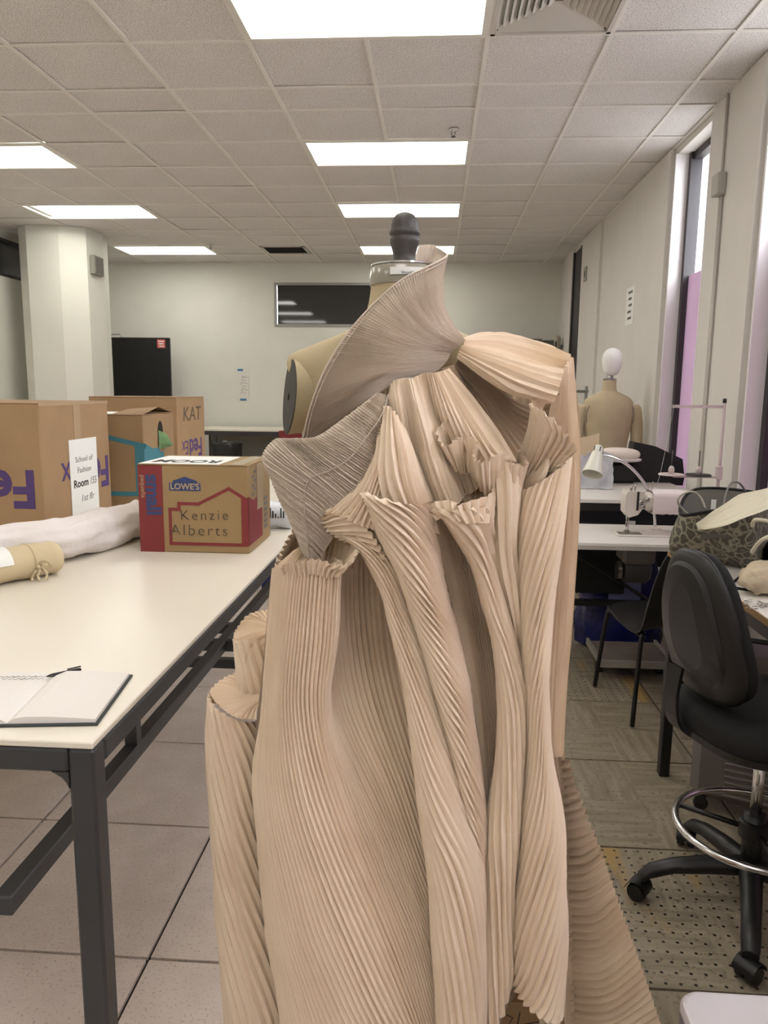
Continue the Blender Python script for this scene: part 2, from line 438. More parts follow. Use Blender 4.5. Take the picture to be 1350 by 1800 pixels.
# posted paper, far switch plate, small fixture
m_paper = mat('paper_white', srgb(236, 236, 232), .7)
m_ink = mat('ink_black', srgb(40, 38, 40), .7)
m_ink2 = mat('ink_grey', srgb(110, 108, 106), .7)
s = thing('wall_notice', 'white paper notice with black marks taped to the right wall', 'notice', (XR-.037, 6.9, 2.12))
MB().box(XR-.038, XR-.036, 6.77, 7.05, 2.08, 2.40).build('paper', m_paper, s)
for k in range(5):
    z = 2.36-k*.055
    MB().box(XR-.0395, XR-.038, 6.84+.02*(k % 2), 6.98-.015*(k % 3), z-.013, z+.008).build('printed_mark', m_ink2, s)
s = thing('light_switch', 'small grey switch plate on the far right wall', 'switch', (XR-.03, 9.05, 2.78))
MB().box(XR-.045, XR-.028, 8.98, 9.12, 2.74, 2.90, bev=.004).build('plate', mat('switch_grey', srgb(160, 158, 148), .5), s)
MB().box(XR-.05, XR-.045, 9.03, 9.07, 2.79, 2.85).build('toggle', m_ink2, s)
s = thing('wall_fixture', 'small beige knob-like fixture on the right wall by the far corner', 'wall fixture', (XR-.03, 10.6, 2.1))
MB().lathe([(.0, 0), (.035, .0), (.05, .03), (.05, .08), (.06, .12), (.055, .17), (.03, .2), (0, .205)], (XR-.09, 10.6, 2.05), 14).build('body', mat('fixture_beige', srgb(176, 168, 150), .5, .15, 12), s, True)
MB().box(XR-.09, XR, 10.57, 10.63, 2.08, 2.12).build('bracket', m_ink2, s)

# ------------------------------------------------------------------ floor: dark joint bed + one object per raised-floor panel
def floor_mat(name, ca, cb, cs, streak):
    m = bpy.data.materials.new(name); m.use_nodes = True; nt = m.node_tree; b = nt.nodes['Principled BSDF']
    b.inputs['Roughness'].default_value = .42
    tc = _n(nt, 'ShaderNodeTexCoord'); oi = _n(nt, 'ShaderNodeObjectInfo')
    ad = _n(nt, 'ShaderNodeVectorMath', operation='ADD')
    nt.links.new(tc.outputs['Object'], ad.inputs[0])
    cm = _n(nt, 'ShaderNodeVectorMath', operation='SCALE'); cm.inputs['Scale'].default_value = 1.7
    nt.links.new(oi.outputs['Location'], cm.inputs[0]); nt.links.new(cm.outputs[0], ad.inputs[1])
    def nz(sc, vec, det=4):
        mp = _n(nt, 'ShaderNodeMapping'); mp.inputs['Scale'].default_value = sc
        nt.links.new(vec, mp.inputs['Vector'])
        n = _n(nt, 'ShaderNodeTexNoise'); n.inputs['Scale'].default_value = 1; n.inputs['Detail'].default_value = det
        nt.links.new(mp.outputs[0], n.inputs['Vector']); return n.outputs['Fac']
    if streak:
        n1 = nz((4, 38, 1), ad.outputs[0], 6); n2 = nz((38, 4, 1), ad.outputs[0], 6)
        ck = _n(nt, 'ShaderNodeTexChecker'); ck.inputs['Scale'].default_value = 1/.305
        nt.links.new(tc.outputs['Object'], ck.inputs['Vector'])
        mx = _n(nt, 'ShaderNodeMix'); nt.links.new(ck.outputs['Fac'], mx.inputs['Factor'])
        nt.links.new(n1, mx.inputs['A']); nt.links.new(n2, mx.inputs['B']); fac = mx.outputs['Result']
    else:
        fac = nz((9, 9, 9), ad.outputs[0], 6)
    rp = _n(nt, 'ShaderNodeValToRGB'); rp.color_ramp.elements[0].position = .32; rp.color_ramp.elements[1].position = .68
    rp.color_ramp.elements[0].color = (*ca, 1); rp.color_ramp.elements[1].color = (*cb, 1)
    nt.links.new(fac, rp.inputs['Fac'])
    sp = nz((130, 130, 130) if not streak else (60, 60, 60), ad.outputs[0], 2)
    r2 = _n(nt, 'ShaderNodeValToRGB'); r2.color_ramp.elements[0].position = .30; r2.color_ramp.elements[1].position = .42
    nt.links.new(sp, r2.inputs['Fac'])
    m2 = _n(nt, 'ShaderNodeMix'); m2.data_type = 'RGBA'; m2.inputs['A'].default_value = (*cs, 1)
    nt.links.new(r2.outputs['Color'], m2.inputs['Factor']); nt.links.new(rp.outputs['Color'], m2.inputs['B'])
    nt.links.new(m2.outputs['Result'], b.inputs['Base Color'])
    return m, nt, b, m2.outputs['Result'], tc
m_ft1 = floor_mat('floor_speckle', srgb(206, 192, 182), srgb(216, 203, 193), srgb(180, 164, 152), False)[0]
m_ft2 = floor_mat('floor_travertine', srgb(126, 116, 98), srgb(158, 148, 128), srgb(110, 100, 84), True)[0]  # right-hand tiles: own brown pattern, darkened a little to carry the shade there
m_ft3, nt, bs, colsock, tc = floor_mat('floor_perforated', srgb(130, 121, 104), srgb(160, 149, 130), srgb(112, 103, 88), True)
# drilled holes on a staggered 38 mm grid, plus one rusty stain patch
sx = _n(nt, 'ShaderNodeVectorMath', operation='SCALE'); sx.inputs['Scale'].default_value = 1/.038
nt.links.new(tc.outputs['Object'], sx.inputs[0])
fr_ = _n(nt, 'ShaderNodeVectorMath', operation='FRACTION'); nt.links.new(sx.outputs[0], fr_.inputs[0])
sb = _n(nt, 'ShaderNodeVectorMath', operation='SUBTRACT'); sb.inputs[1].default_value = (.5, .5, 0); nt.links.new(fr_.outputs[0], sb.inputs[0])
ml = _n(nt, 'ShaderNodeVectorMath', operation='MULTIPLY'); ml.inputs[1].default_value = (1, 1, 0); nt.links.new(sb.outputs[0], ml.inputs[0])
ln = _n(nt, 'ShaderNodeVectorMath', operation='LENGTH'); nt.links.new(ml.outputs[0], ln.inputs[0])
lt = _n(nt, 'ShaderNodeMath', operation='LESS_THAN'); lt.inputs[1].default_value = .12; nt.links.new(ln.outputs['Value'], lt.inputs[0])
nz_ = _n(nt, 'ShaderNodeTexNoise'); nz_.inputs['Scale'].default_value = 3.2; nz_.inputs['Detail'].default_value = 3
mpp = _n(nt, 'ShaderNodeMapping'); mpp.inputs['Scale'].default_value = (2.2, .6, 1); mpp.inputs['Rotation'].default_value = (0, 0, -.35); mpp.inputs['Location'].default_value = (2.1, 1.3, 0)
nt.links.new(tc.outputs['Object'], mpp.inputs[0]); nt.links.new(mpp.outputs[0], nz_.inputs['Vector'])
rr = _n(nt, 'ShaderNodeValToRGB'); rr.color_ramp.elements[0].position = .57; rr.color_ramp.elements[1].position = .68
nt.links.new(nz_.outputs['Fac'], rr.inputs['Fac'])
ms = _n(nt, 'ShaderNodeMix'); ms.data_type = 'RGBA'; ms.inputs['B'].default_value = (*srgb(168, 140, 88), 1)
nt.links.new(rr.outputs['Color'], ms.inputs['Factor']); nt.links.new(colsock, ms.inputs['A'])
mh = _n(nt, 'ShaderNodeMix'); mh.data_type = 'RGBA'; mh.inputs['B'].default_value = (.012, .011, .01, 1)
nt.links.new(lt.outputs[0], mh.inputs['Factor']); nt.links.new(ms.outputs['Result'], mh.inputs['A']); nt.links.new(mh.outputs['Result'], bs.inputs['Base Color'])

floor = struct('floor', MB().box(XL-.2, XR+.3, YF-.2, YB+.2, -.1, -.012), mat('floor_joint', srgb(34, 32, 30), .8))
protos = {}
FX0, FY0 = -.731, 1.752
for i in range(-7, 4):
    for j in range(-1, 16):
        x0, y0 = FX0+.61*i, FY0+.61*j
        x1, y1 = min(x0+.61, XR), min(y0+.61, YB)
        x0 = max(x0, XL)
        if x1-x0 < .05 or y1-y0 < .05: continue
        kind = 3 if (i, j) in ((2, 0), (2, 3), (3, 0)) else (2 if i >= 2 else 1)
        gap = .0045
        key = (kind, round(x1-x0, 3), round(y1-y0, 3))
        cx, cy = (x0+x1)/2, (y0+y1)/2
        if key not in protos:
            o = MB().box(-(x1-x0)/2+gap, (x1-x0)/2-gap, -(y1-y0)/2+gap, (y1-y0)/2-gap, -.012, 0, bev=.001).build('floor_tile', (m_ft1, m_ft2, m_ft3)[kind-1], floor, local=True)
            protos[key] = o
        else:
            o = shared('floor_tile', protos[key], (0, 0, 0), floor)
        o.location = (cx, cy, random.uniform(-.0004, .0004))
MB().box(XL, XR, YF, FY0-.61, -.012, 0).build('floor_tile', m_ft1, floor)

# outside: pale post, tree
t = thing('outdoor_post', 'pale white post outside the tall window', 'post', (2.6, 6.9, 0))
MB().box(2.45, 2.75, 6.72, 7.5, 0, 4.6, bev=.02).build('shaft', mat('post_white', (.8, .8, .82), .7), t)
MB().box(2.38, 2.82, 6.65, 7.57, 4.6, 4.8).build('cap', MATS['post_white'], t)
tr = thing('garden_tree', 'dark leafy tree outside the tall window', 'tree', (4.6, 11.5, 0))
MB().tube(curve([(4.6, 11.5, 0), (4.65, 11.5, 1.4), (4.5, 11.4, 2.6), (4.7, 11.5, 3.6)], 8), [.16, .15, .14, .13, .11, .09, .07, .04], 8).build('trunk', mat('bark', srgb(80, 66, 52), .9, .2, 15), tr, True)
lf = MB(); rnd = random.Random(3)
for k in range(2600):
    a, h, r_ = rnd.uniform(0, 2*PI), rnd.uniform(-1, 1), rnd.random()**.4*1.7
    p = Vector((4.6+r_*math.cos(a)*math.sqrt(1-h*h), 11.5+r_*math.sin(a)*math.sqrt(1-h*h), 4.0+1.9*h*r_/1.7))
    d1 = Vector((rnd.gauss(0, 1), rnd.gauss(0, 1), rnd.gauss(0, 1))).normalized()*.09
    d2 = d1.cross(Vector((rnd.gauss(0, 1), rnd.gauss(0, 1), rnd.gauss(0, 1)))).normalized()*.05
    lf.add([p-d1, p+d2, p+d1, p-d2], [(0, 1, 2, 3)])
tag(lf.build('foliage', mat('leaf', srgb(52, 62, 44), .6, .3, 4), tr), kind='stuff')
tag(MB().box(XR+.35, 30, -20, 40, -.3, -.2).build('ground_outside', mat('outside_ground', (.35, .34, .33), .9)), kind='structure')


# ------------------------------------------------------------------ left side: cutting table and what lies on it
m_steel = mat('dark_steel', srgb(50, 51, 52), .45, .05, 8)
m_top = mat('laminate_cream', srgb(226, 219, 204), .32, .012, 2)
m_edge = mat('laminate_edge', srgb(120, 96, 72), .6)
TX0, TX1, TY0, TY1, TZ = -2.45, -.552, 1.135, 5.05, .92
t = thing('cutting_table', 'long cream-topped cutting table with dark square steel frame at left', 'table', ((TX0+TX1)/2, (TY0+TY1)/2, 0))
MB().box(TX0, TX1, TY0, TY1, TZ-.012, TZ, bev=.002).build('tabletop', m_top, t)
s_ = .045
def leg_mb(x, y):
    return MB().box(x-s_/2, x+s_/2, y-s_/2, y+s_/2, 0, TZ-.013, bev=.005)
for x in (TX0+.022, TX1-.022):
    for y in (TY0+.022, (TY0+TY1)/2, TY1-.022):
        leg_mb(x, y).build('leg', m_steel, t)
for y in (TY0+.022, TY1-.022):
    MB().box(TX0+.045, TX1-.045, y-s_/2, y+s_/2, TZ-.055, TZ-.0135, bev=.004).build('apron_rail', m_steel, t)
for x in (TX0+.022, TX1-.022):
    MB().box(x-s_/2, x+s_/2, TY0+.045, TY1-.045, TZ-.055, TZ-.0135, bev=.004).build('apron_rail', m_steel, t)
# inner rounded gusset at front corner
MB().prism([(0, 0), (.03, 0), (.022, -.004), (.012, -.010), (.004, -.02), (0, -.03)], -.02, .02, frame((TX1-.045, TY0+.022, TZ-.055), (-1, 0, 0), (0, 0, 1))).build('gusset', m_steel, t)
# second-level rails below the top
MB().box(-.715, -.68, TY0-.05, TY1-.05, .632, .668, bev=.003).build('lower_rail', m_steel, t)
for y in (1.64, 3.3):
    MB().box(-.712, -.683, y-.014, y+.014, .668, TZ-.013).build('post', m_steel, t)
for y, z in ((2.39, .65), (2.57, .65)):
    MB().box(-1.6, -.56, y-.016, y+.016, z-.017, z+.017).build('cross_brace', m_steel, t)
for y in ((TY0+TY1)/2, TY1-.022):
    MB().box(TX0+.04, TX1-.04, y-.018, y+.018, .30, .34).build('stretcher', m_steel, t)
for y in (1.80, 1.98):
    MB().box(-.66, -.63, y-.025, y+.025, .845, TZ-.013).build('clamp', m_black, t)

# ---- cardboard cartons
m_card = mat('cardboard', srgb(158, 128, 94), .8, .05, 6, .1, 60)
m_card2 = mat('cardboard_dark', srgb(150, 122, 88), .8, .05, 6, .1, 60)
m_tape = mat('packing_tape', srgb(176, 152, 120), .18, spec=.8)
m_purple = mat('print_purple', srgb(80, 58, 110), .7)
m_teal = mat('print_teal', srgb(62, 122, 136), .7)
m_red = mat('print_red', srgb(124, 46, 46), .7)
m_blue = mat('print_blue', srgb(52, 66, 110), .7)
m_pen = mat('marker_brown', srgb(84, 74, 60), .7)
m_dark = mat('hole_dark', (.01, .008, .006), .9)
def carton(name, label, x0, x1, y0, y1, z0, z1, m, rot=0):
    c = thing(name, label, 'box', ((x0+x1)/2, (y0+y1)/2, z0), 'cardboard boxes on the cutting table')
    MB().box(x0, x1, y0, y1, z0, z1-.004, bev=.004).build('body', m, c)
    ym = (y0+y1)/2
    MB().box(x0, x1, y0, ym-.002, z1-.004, z1, bev=.0015).build('flap', m, c)
    MB().box(x0, x1, ym+.002, y1, z1-.004, z1, bev=.0015).build('flap', m, c)
    return c
PPN = [0]
def poly_print(name, pts, M, m, parent, th=.0008):
    PPN[0] += 1
    return MB().prism(pts, 0, th+.00015*(PPN[0] % 5), M).build(name, m, parent)
def outline(pts, w):
    # closed outline as list of quads
    out = []
    n = len(pts)
    for i in range(n-1):
        a, b2 = Vector(pts[i]).to_2d(), Vector(pts[i+1]).to_2d()
        d = (b2-a).normalized(); nrm = Vector((-d.y, d.x))*w/2; e = d*w/2
        out.append([tuple(a-e-nrm), tuple(b2+e-nrm), tuple(b2+e+nrm), tuple(a-e+nrm)])
    return out
# tall carton nearest the left edge (right face x = const, front face y = const)
FX, FY_ = -1.475, 2.75
c1 = carton('shipping_carton', 'tall brown shipping carton with purple lettering and a white room label, at left edge', FX-.62, FX, FY_, FY_+.60, TZ, 1.438, m_card)
Mr = frame((FX+.0005, FY_, TZ), (0, 1, 0), (0, 0, 1))      # right face: u = depth, v = up
Mf = frame((FX-.62, FY_-.0005, TZ), (1, 0, 0), (0, 0, 1))  # front face
MB().box(0.27, .33, .30, .519, 0, .0006, Mr).build('tape_strip', m_tape, c1)
MB().box(0, .60, .505, .519, 0, .0007, Mr).build('tape_strip', m_tape, c1)
text('lettering', 'Fe', .185, Mr @ Matrix.Translation((.50, .215, 0)) @ Matrix.Rotation(PI, 4, 'Z'), m_purple, c1, bold=.005)
text('lettering', 'E', .15, Mr @ Matrix.Translation((.30, .22, 0)) @ Matrix.Rotation(PI, 4, 'Z'), m_purple, c1)
text('lettering', 'x', .16, Mr @ Matrix.Translation((.185, .23, 0)) @ Matrix.Rotation(PI, 4, 'Z'), m_purple, c1)
text('lettering', 'Fe', .2, Mf @ Matrix.Translation((.50, .20, 0)) @ Matrix.Rotation(PI, 4, 'Z'), m_purple, c1, bold=.006)
MB().box(.215, .465, .035, .365, .0009, .0018, Mr).build('label_sheet', m_paper, c1)
LT = Mr @ Matrix.Translation((.34, .045, .0022))
text('label_text', 'School of', .033, LT @ Matrix.Translation((0, .235, 0)), m_ink2, c1, .0002, sx=1.25)
text('label_text', 'Fashion', .033, LT @ Matrix.Translation((0, .190, 0)), m_ink2, c1, .0002, sx=1.25)
text('label_text', 'Room', .045, LT @ Matrix.Translation((-.035, .135, 0)), m_ink, c1, .0002, sx=1.2, bold=.001)
text('handwriting', '155', .044, LT @ Matrix.Translation((.075, .135, 0)), m_ink2, c1, .0002, shear=.2)
text('handwriting', '1st flr', .040, LT @ Matrix.Translation((.015, .07, 0)), m_ink2, c1, .0002, shear=.25, sx=1.3)

# carton with teal house print
UX, UY = -1.372, 3.50
c2 = carton('moving_carton', 'brown moving carton with teal house print and a hand hole showing green', UX-.50, UX, UY, UY+.42, TZ, 1.372, m_card2)
Mf = frame((UX-.5, UY-.0005, TZ), (1, 0, 0), (0, 0, 1)); Mr = frame((UX+.0005, UY, TZ), (0, 1, 0), (0, 0, 1))
for q in outline([(.5, .305), (.32, .345), (.10, .27), (.10, .075), (.5, .075)], .022):
    poly_print('printed_line', q, Mf, m_teal, c2)
MB().box(.455, .5, .075, .31, 0, .0008, Mf).build('printed_band', m_teal, c2)
poly_print('printed_band', [(0, .07), (.26, .09), (.26, .26), (.21, .26), (.21, .285), (.11, .285), (0, .32)], Mr, m_teal, c2)
hole = [(.20+.035*math.cos(k*PI/8), .36+.055*math.sin(k*PI/8)) for k in range(16)]
poly_print('hand_hole', hole, Mr @ Matrix.Translation((.02, 0, .0004)), m_dark, c2)
MB().grid([[(UX+.002, UY+.19, TZ+.37), (UX+.02, UY+.25, TZ+.35), (UX+.004, UY+.27, TZ+.33)], [(UX+.008, UY+.18, TZ+.31), (UX+.05, UY+.26, TZ+.29), (UX+.02, UY+.34, TZ+.29)], [(UX+.003, UY+.19, TZ+.275), (UX+.02, UY+.26, TZ+.28), (UX+.006, UY+.35, TZ+.285)]]).build('green_tag', mat('green_leaf', srgb(104, 138, 92), .6, .1, 30), c2, True)
for k in range(3):
    MB().box(.29, .35-.01*k, .15+.03*k, .165+.03*k, 0, .0008, Mr).build('printed_text', m_ink2, c2)
MB().box(UX-.5, UX-.16, UY+.02, UY+.30, 1.373, 1.375).build('label_sheet', m_paper, c2)
# lifted flap
MB().add([(UX-.16, UY+.02, 1.373), (UX, UY+.01, 1.373), (UX+.0, UY+.21, 1.405), (UX-.16, UY+.21, 1.392), (UX, UY+.40, 1.373), (UX-.16, UY+.40, 1.374)], [(0, 1, 2, 3), (3, 2, 4, 5)]).build('lifted_flap', m_card2, c2)

# carton behind, KAT
KX, KY = -1.483, 4.30
c3 = carton('shipping_carton', 'large brown shipping carton marked KAT, standing behind the other boxes', KX-.52, KX, KY, KY+.52, TZ, 1.445, m_card)
Mr = frame((KX+.0005, KY, TZ), (0, 1, 0), (0, 0, 1))
text('handwriting', 'KAT', .12, Mr @ Matrix.Translation((.27, .42, 0)), m_pen, c3, shear=.1, sx=1.5)
text('lettering', 'Fed', .16, Mr @ Matrix.Translation((.33, .22, 0)) @ Matrix.Rotation(PI, 4, 'Z'), m_purple, c3, sx=1.1, bold=.003)
text('lettering', 'Ex', .12, Mr @ Matrix.Translation((.13, .23, 0)) @ Matrix.Rotation(PI, 4, 'Z'), m_purple, c3)
MB().box(KX-.5, KX-.02, KY+.23, KY+.29, 1.4455, 1.4465).build('tape_strip', m_tape, c3)

# small red-and-brown box in front
LX0, LX1, LY0, LY1, LH = -1.04, -.645, 2.585, 2.93, .315
c4 = carton('moving_carton', 'small brown and red moving box with blue logo in front of the cartons', LX0, LX1, LY0, LY1, TZ, TZ+LH, mat('cardboard_warm', srgb(152, 126, 88), .75, .04, 6, .1, 60))
Mf = frame((LX0, LY0-.0005, TZ), (1, 0, 0), (0, 0, 1)); Mr = frame((LX1+.0005, LY0, TZ), (0, 1, 0), (0, 0, 1))
MB().box(0, .088, .0, LH-.005, 0, .0008, Mf).build('red_band', m_red, c4)
text('lettering', 'small', .072, Mf @ Matrix.Translation((.052, .205, .001)) @ Matrix.Rotation(-PI/2, 4, 'Z'), m_blue, c4, sx=1.0, bold=.0025)
text('lettering', 'pequeña', .024, Mf @ Matrix.Translation((.018, .235, .001)) @ Matrix.Rotation(-PI/2, 4, 'Z'), m_tape, c4)
lx, lz = .112, .222
poly_print('logo_panel', [(lx, lz), (lx+.112, lz), (lx+.112, lz+.028), (lx+.10, lz+.028), (lx+.10, lz+.035), (lx+.057, lz+.05), (lx+.014, lz+.035), (lx+.014, lz+.028), (lx, lz+.028)], Mf, m_blue, c4)
text('lettering', "LOWE'S", .030, Mf @ Matrix.Translation((lx+.056, lz+.014, .001)), m_tape, c4, bold=.0006)
H_ = [(.112, .155), (.145, .155), (.145, .176), (.215, .176), (.325, .232), (.385, .195), (.385, .032), (.112, .032), (.112, .155)]
for q in outline(H_, .011):
    poly_print('printed_line', q, Mf, m_red, c4)
MB().box(.368, .394, .03, .20, 0, .0009, Mf).build('printed_line', m_red, c4)
text('handwriting', 'Kenzie', .052, Mf @ Matrix.Translation((.235, .135, .001)) @ Matrix.Rotation(.02, 4, 'Z'), m_pen, c4, spacing=1.25, bold=-.0009)
text('handwriting', 'Alberts', .056, Mf @ Matrix.Translation((.215, .08, .001)), m_pen, c4, spacing=1.25, bold=-.0009)
poly_print('printed_band', [(0, .03), (.20, .03), (.20, .15), (.16, .15), (.16, .19), (.06, .185), (0, .205)], Mr, m_red, c4)
MB().box(.12, .22, .14, LH-.005, .0009, .0014, Mr).build('tape_strip', m_tape, c4)
for k in range(6):
    MB().box(.235, .285, .05+k*.022, .063+k*.022, 0, .0008, Mr).build('printed_text', m_ink2, c4)
    MB().box(.05+.03*(k % 2), .08+.03*(k % 2), .20+k*.016, .21+k*.016, 0, .0008, Mr).build('printed_text', m_ink2, c4)
MB().box(LX0+.004, LX0+.29, LY0+.004, LY1-.04, TZ+LH+.0005, TZ+LH+.0015).build('label_sheet', m_paper, c4)
text('label_text', 'ROOM', .13, frame((LX0+.15, LY0+.10, TZ+LH+.002), (-1, 0, 0), (0, -1, 0)), m_ink, c4, .0003, sx=.62, bold=.003)
MB().box(LX1-.07, LX1-.02, LY0, LY1, TZ+LH+.0003, TZ+LH+.001).build('tape_strip', m_tape, c4)

# ---- long white cloth roll, beige roll with tie, white parcel
def crumple_roll(path, rads, n, amp, seed, freq=9, twist=.0, zmin=TZ):
    rows = []
    for i, p in enumerate(path):
        a = path[max(i-1, 0)]; b2 = path[min(i+1, len(path)-1)]
        d = (b2-a).normalized(); x = Vector((-d.y, d.x, 0)).normalized(); z = Vector((0, 0, 1))
        r = rads[i]; row = []
        for k in range(n):
            th = 2*PI*k/n
            q = p+x*r*1.18*math.cos(th)+z*r*math.sin(th)
            nn = noise.noise(Vector((q.x*freq+seed, q.y*freq, q.z*freq)))+.5*noise.noise(Vector((q.x*freq*2.4, q.y*freq*2.4+seed, q.z*freq*2)))
            rr_ = r*(1+amp*nn+amp*.5*(.3-abs(noise.noise(Vector((q.x*freq*1.3+seed, q.y*freq*4, q.z*freq*4))))))
            rr_ += r*twist*(math.sin(4*th+i*.13)+.7*abs(math.sin(3.5*th-i*.10))+.5*math.sin(9*th+i*.21))
            q = p+x*rr_*1.18*math.cos(th)+z*rr_*math.sin(th)
            q.z = max(q.z, zmin+.001)
            row.append(q)
        rows.append(row)
    return rows
m_cloth = mat('white_cloth', srgb(226, 219, 216), .85, .02, 8, .9, 14, detail=5)
t = thing('fabric_roll', 'long roll of crumpled white cloth lying in front of the cartons', 'fabric roll', (-1.40, 2.6, TZ))
pa = curve([(-1.569,2.172,0.985), (-1.413,2.338,0.985), (-1.246,2.428,0.99), (-1.199,2.731,0.988), (-1.154,2.856,0.985)], 60)
rd = [.060+.012*i/59+.005*math.sin(i*.21) for i in range(60)]; rd[-1] = .045; rd[-2] = .058; rd[0] = .03
rows = crumple_roll(pa, rd, 72, .20, 3.1, 7, .05)
mb = MB().grid(rows, True); mb.add(rows[0], [tuple(range(72))]); mb.add(rows[-1], [tuple(range(72))])
mb.build('cloth', m_cloth, t, True)
m_linen = mat('linen_beige', srgb(203, 186, 152), .85, .04, 10, .15, 400)
t = thing('fabric_roll', 'short beige canvas roll tied with a strip and wrapped in white paper', 'fabric roll', (-1.25, 2.1, TZ))
d0, d1 = Vector((-1.418,1.909,0.972)), Vector((-1.181,2.251,0.972))
pa = [d0.lerp(d1, i/29) for i in range(30)]
rd = [.051+.0012*math.sin(i*.9) for i in range(30)]; rd[0] = rd[-1] = .044
rows = crumple_roll(pa, rd, 36, .03, 8.2, 14)
mb = MB().grid(rows, True); mb.add(rows[0], [tuple(range(36))])
# spiral rolled end
e = pa[-1]; dd = (d1-d0).normalized(); xx = Vector((-dd.y, dd.x, 0))
mb.add(rows[-1], [tuple(range(36))])
mb.build('canvas', m_linen, t, True, angle=50)
pr = [[p+xx*((.0545)*1.16)*math.cos(th)+Vector((0, 0, (.0545)*math.sin(th))) for th in [R(-35)+R(205)*k/20 for k in range(21)]] for p in [d0.lerp(d1, f_) for f_ in (0, .3, .60, .62)]]
MB().grid(pr).build('paper_wrap', m_paper, t, True)
ring = [d0.lerp(d1, .78)+xx*.064*math.cos(k*PI/12)+Vector((0, 0, .051*math.sin(k*PI/12))) for k in range(24)]
tie = MB().tube(ring, .0045, 6, closed=True).build('tie_band', m_linen, t, True)
kn = d0.lerp(d1, .80)-xx*.062+Vector((0, 0, -.008))
for pts in ([(0, 0, 0), (.012, -.012, .018), (.034, -.016, .020), (.040, -.012, .004), (.018, -.012, -.002), (.002, -.006, 0)],
            [(0, 0, 0), (-.012, -.014, .012), (-.026, -.014, .004), (-.020, -.012, -.008), (-.004, -.006, -.002)],
            [(0, 0, 0), (.006, -.016, -.012), (.002, -.020, -.026), (.012, -.026, -.038)],
            [(0, 0, 0), (-.008, -.014, -.014), (-.016, -.018, -.030), (-.012, -.028, -.038)],
            [(0, 0, 0), (.020, -.014, -.006), (.030, -.018, -.020), (.028, -.024, -.036)]):
    P_ = curve([kn+Vector(p) for p in pts], 16)
    rows = []
    for i, p in enumerate(P_):
        d_ = (P_[min(i+1, 15)]-P_[max(i-1, 0)]).normalized(); sd_ = d_.cross(Vector((.3, -1, .2))).normalized()
        w_ = .0045+.0015*math.sin(i*1.7)
        p = Vector((p.x, p.y, max(p.z, TZ+.003)))
        rows.append([p+sd_*w_, p-dd*.0012, p-sd_*w_, p+dd*.0012])
    MB().grid(rows, True).build('tie_end', m_linen, tie, True)
MB().lathe([(0, -.007), (.006, -.004), (.0075, 0), (.006, .004), (0, .007)], tuple(kn+Vector((0, -.008, 0))), 12).build('tie_knot', m_linen, tie, True)
t = thing('wrapped_parcel', 'white plastic-wrapped parcel behind the small red box', 'parcel', (-.66, 3.12, TZ))
pa = curve([(-.95, 3.02, TZ+.06), (-.80, 3.05, TZ+.066), (-.66, 3.10, TZ+.062), (-.60, 3.13, TZ+.05)], 18)
rd = [.06+.006*math.sin(i) for i in range(18)]; rd[0] = .03; rd[-1] = .03; rd[-2] = .048
rows = crumple_roll(pa, rd, 28, .12, 5.5, 16)
mb = MB().grid(rows, True); mb.add(rows[0], [tuple(range(28))]); mb.add(rows[-1], [tuple(range(28))])
mb.build('wrap', mat('white_plastic', srgb(216, 218, 224), .3, .03, 20), t, True)
for k in range(7):
    MB().box(-.68+.011*k, -.675+.011*k, 3.025, 3.03, TZ+.055, TZ+.06+.012*((k*3) % 4)).build('printed_mark', m_ink, t)

# ---- open notebook and pen
t = thing('open_notebook', 'open blank notebook with dark cover on the table corner', 'notebook', (-.74, 1.30, TZ))
m_page = mat('page_white', srgb(226, 221, 216), .75)
def book_frame():
    return frame((-0.726,1.183,0.92), (1, .13, 0), (-.13, 1, 0))
Mb = book_frame()
MB().box(-.185, .155, -.006, .226, 0, .004, Mb, bev=.001).build('cover', mat('cover_dark', srgb(50, 56, 56), .6), t)
def pages(sgn, w, h):
    prof = [(0, .006), (.012, .0135), (.03, .0165), (.07, .0165), (.11, .0135), (w, .0105)]
    vs, fs = [], []
    n = len(prof)
    for y in (0, h):
        vs += [tuple(Mb @ Vector((sgn*x, y, z))) for x, z in prof]+[tuple(Mb @ Vector((sgn*x, y, .0042))) for x, z in prof]
    for i in range(n-1):
        fs.append((i, i+1, 2*n+i+1, 2*n+i)); fs.append((n+i, n+i+1, i+1, i)); fs.append((2*n+i, 2*n+i+1, 3*n+i+1, 3*n+i))
    fs.append((n-1, 2*n-1, 4*n-1, 3*n-1))
    return MB().add(vs, fs)
pages(1, .150, .216).build('page_block', m_page, t)
pages(-1, .170, .216).build('page_block', m_page, t)
for k in range(5):
    u = -.10+.018*k
    pts = [Mb @ Vector((u+.0035*i, .185-.012*(k % 2)+.004*math.sin(i*2.1+k), .0178)) for i in range(14)]
    MB().tube(pts, .0004, 4).build('pencil_line', m_ink2, t)
pen = thing('black_pen', 'black pen with pointed clip lying at the top of the notebook', 'pen', (-0.743,1.428,0.92))
a, b2 = Vector((-0.753,1.373,0.935)), Vector((-0.71,1.427,0.93))
MB().tube([a, a.lerp(b2, .15), a.lerp(b2, .95), b2], [.0015, .004, .0045, .003], 8).build('barrel', m_ink, pen, True)
MB().tube([a.lerp(b2, .6)+Vector((0, 0, .006)), b2+Vector((0, 0, .007))], .0015, 6).build('clip', m_ink, pen, True)

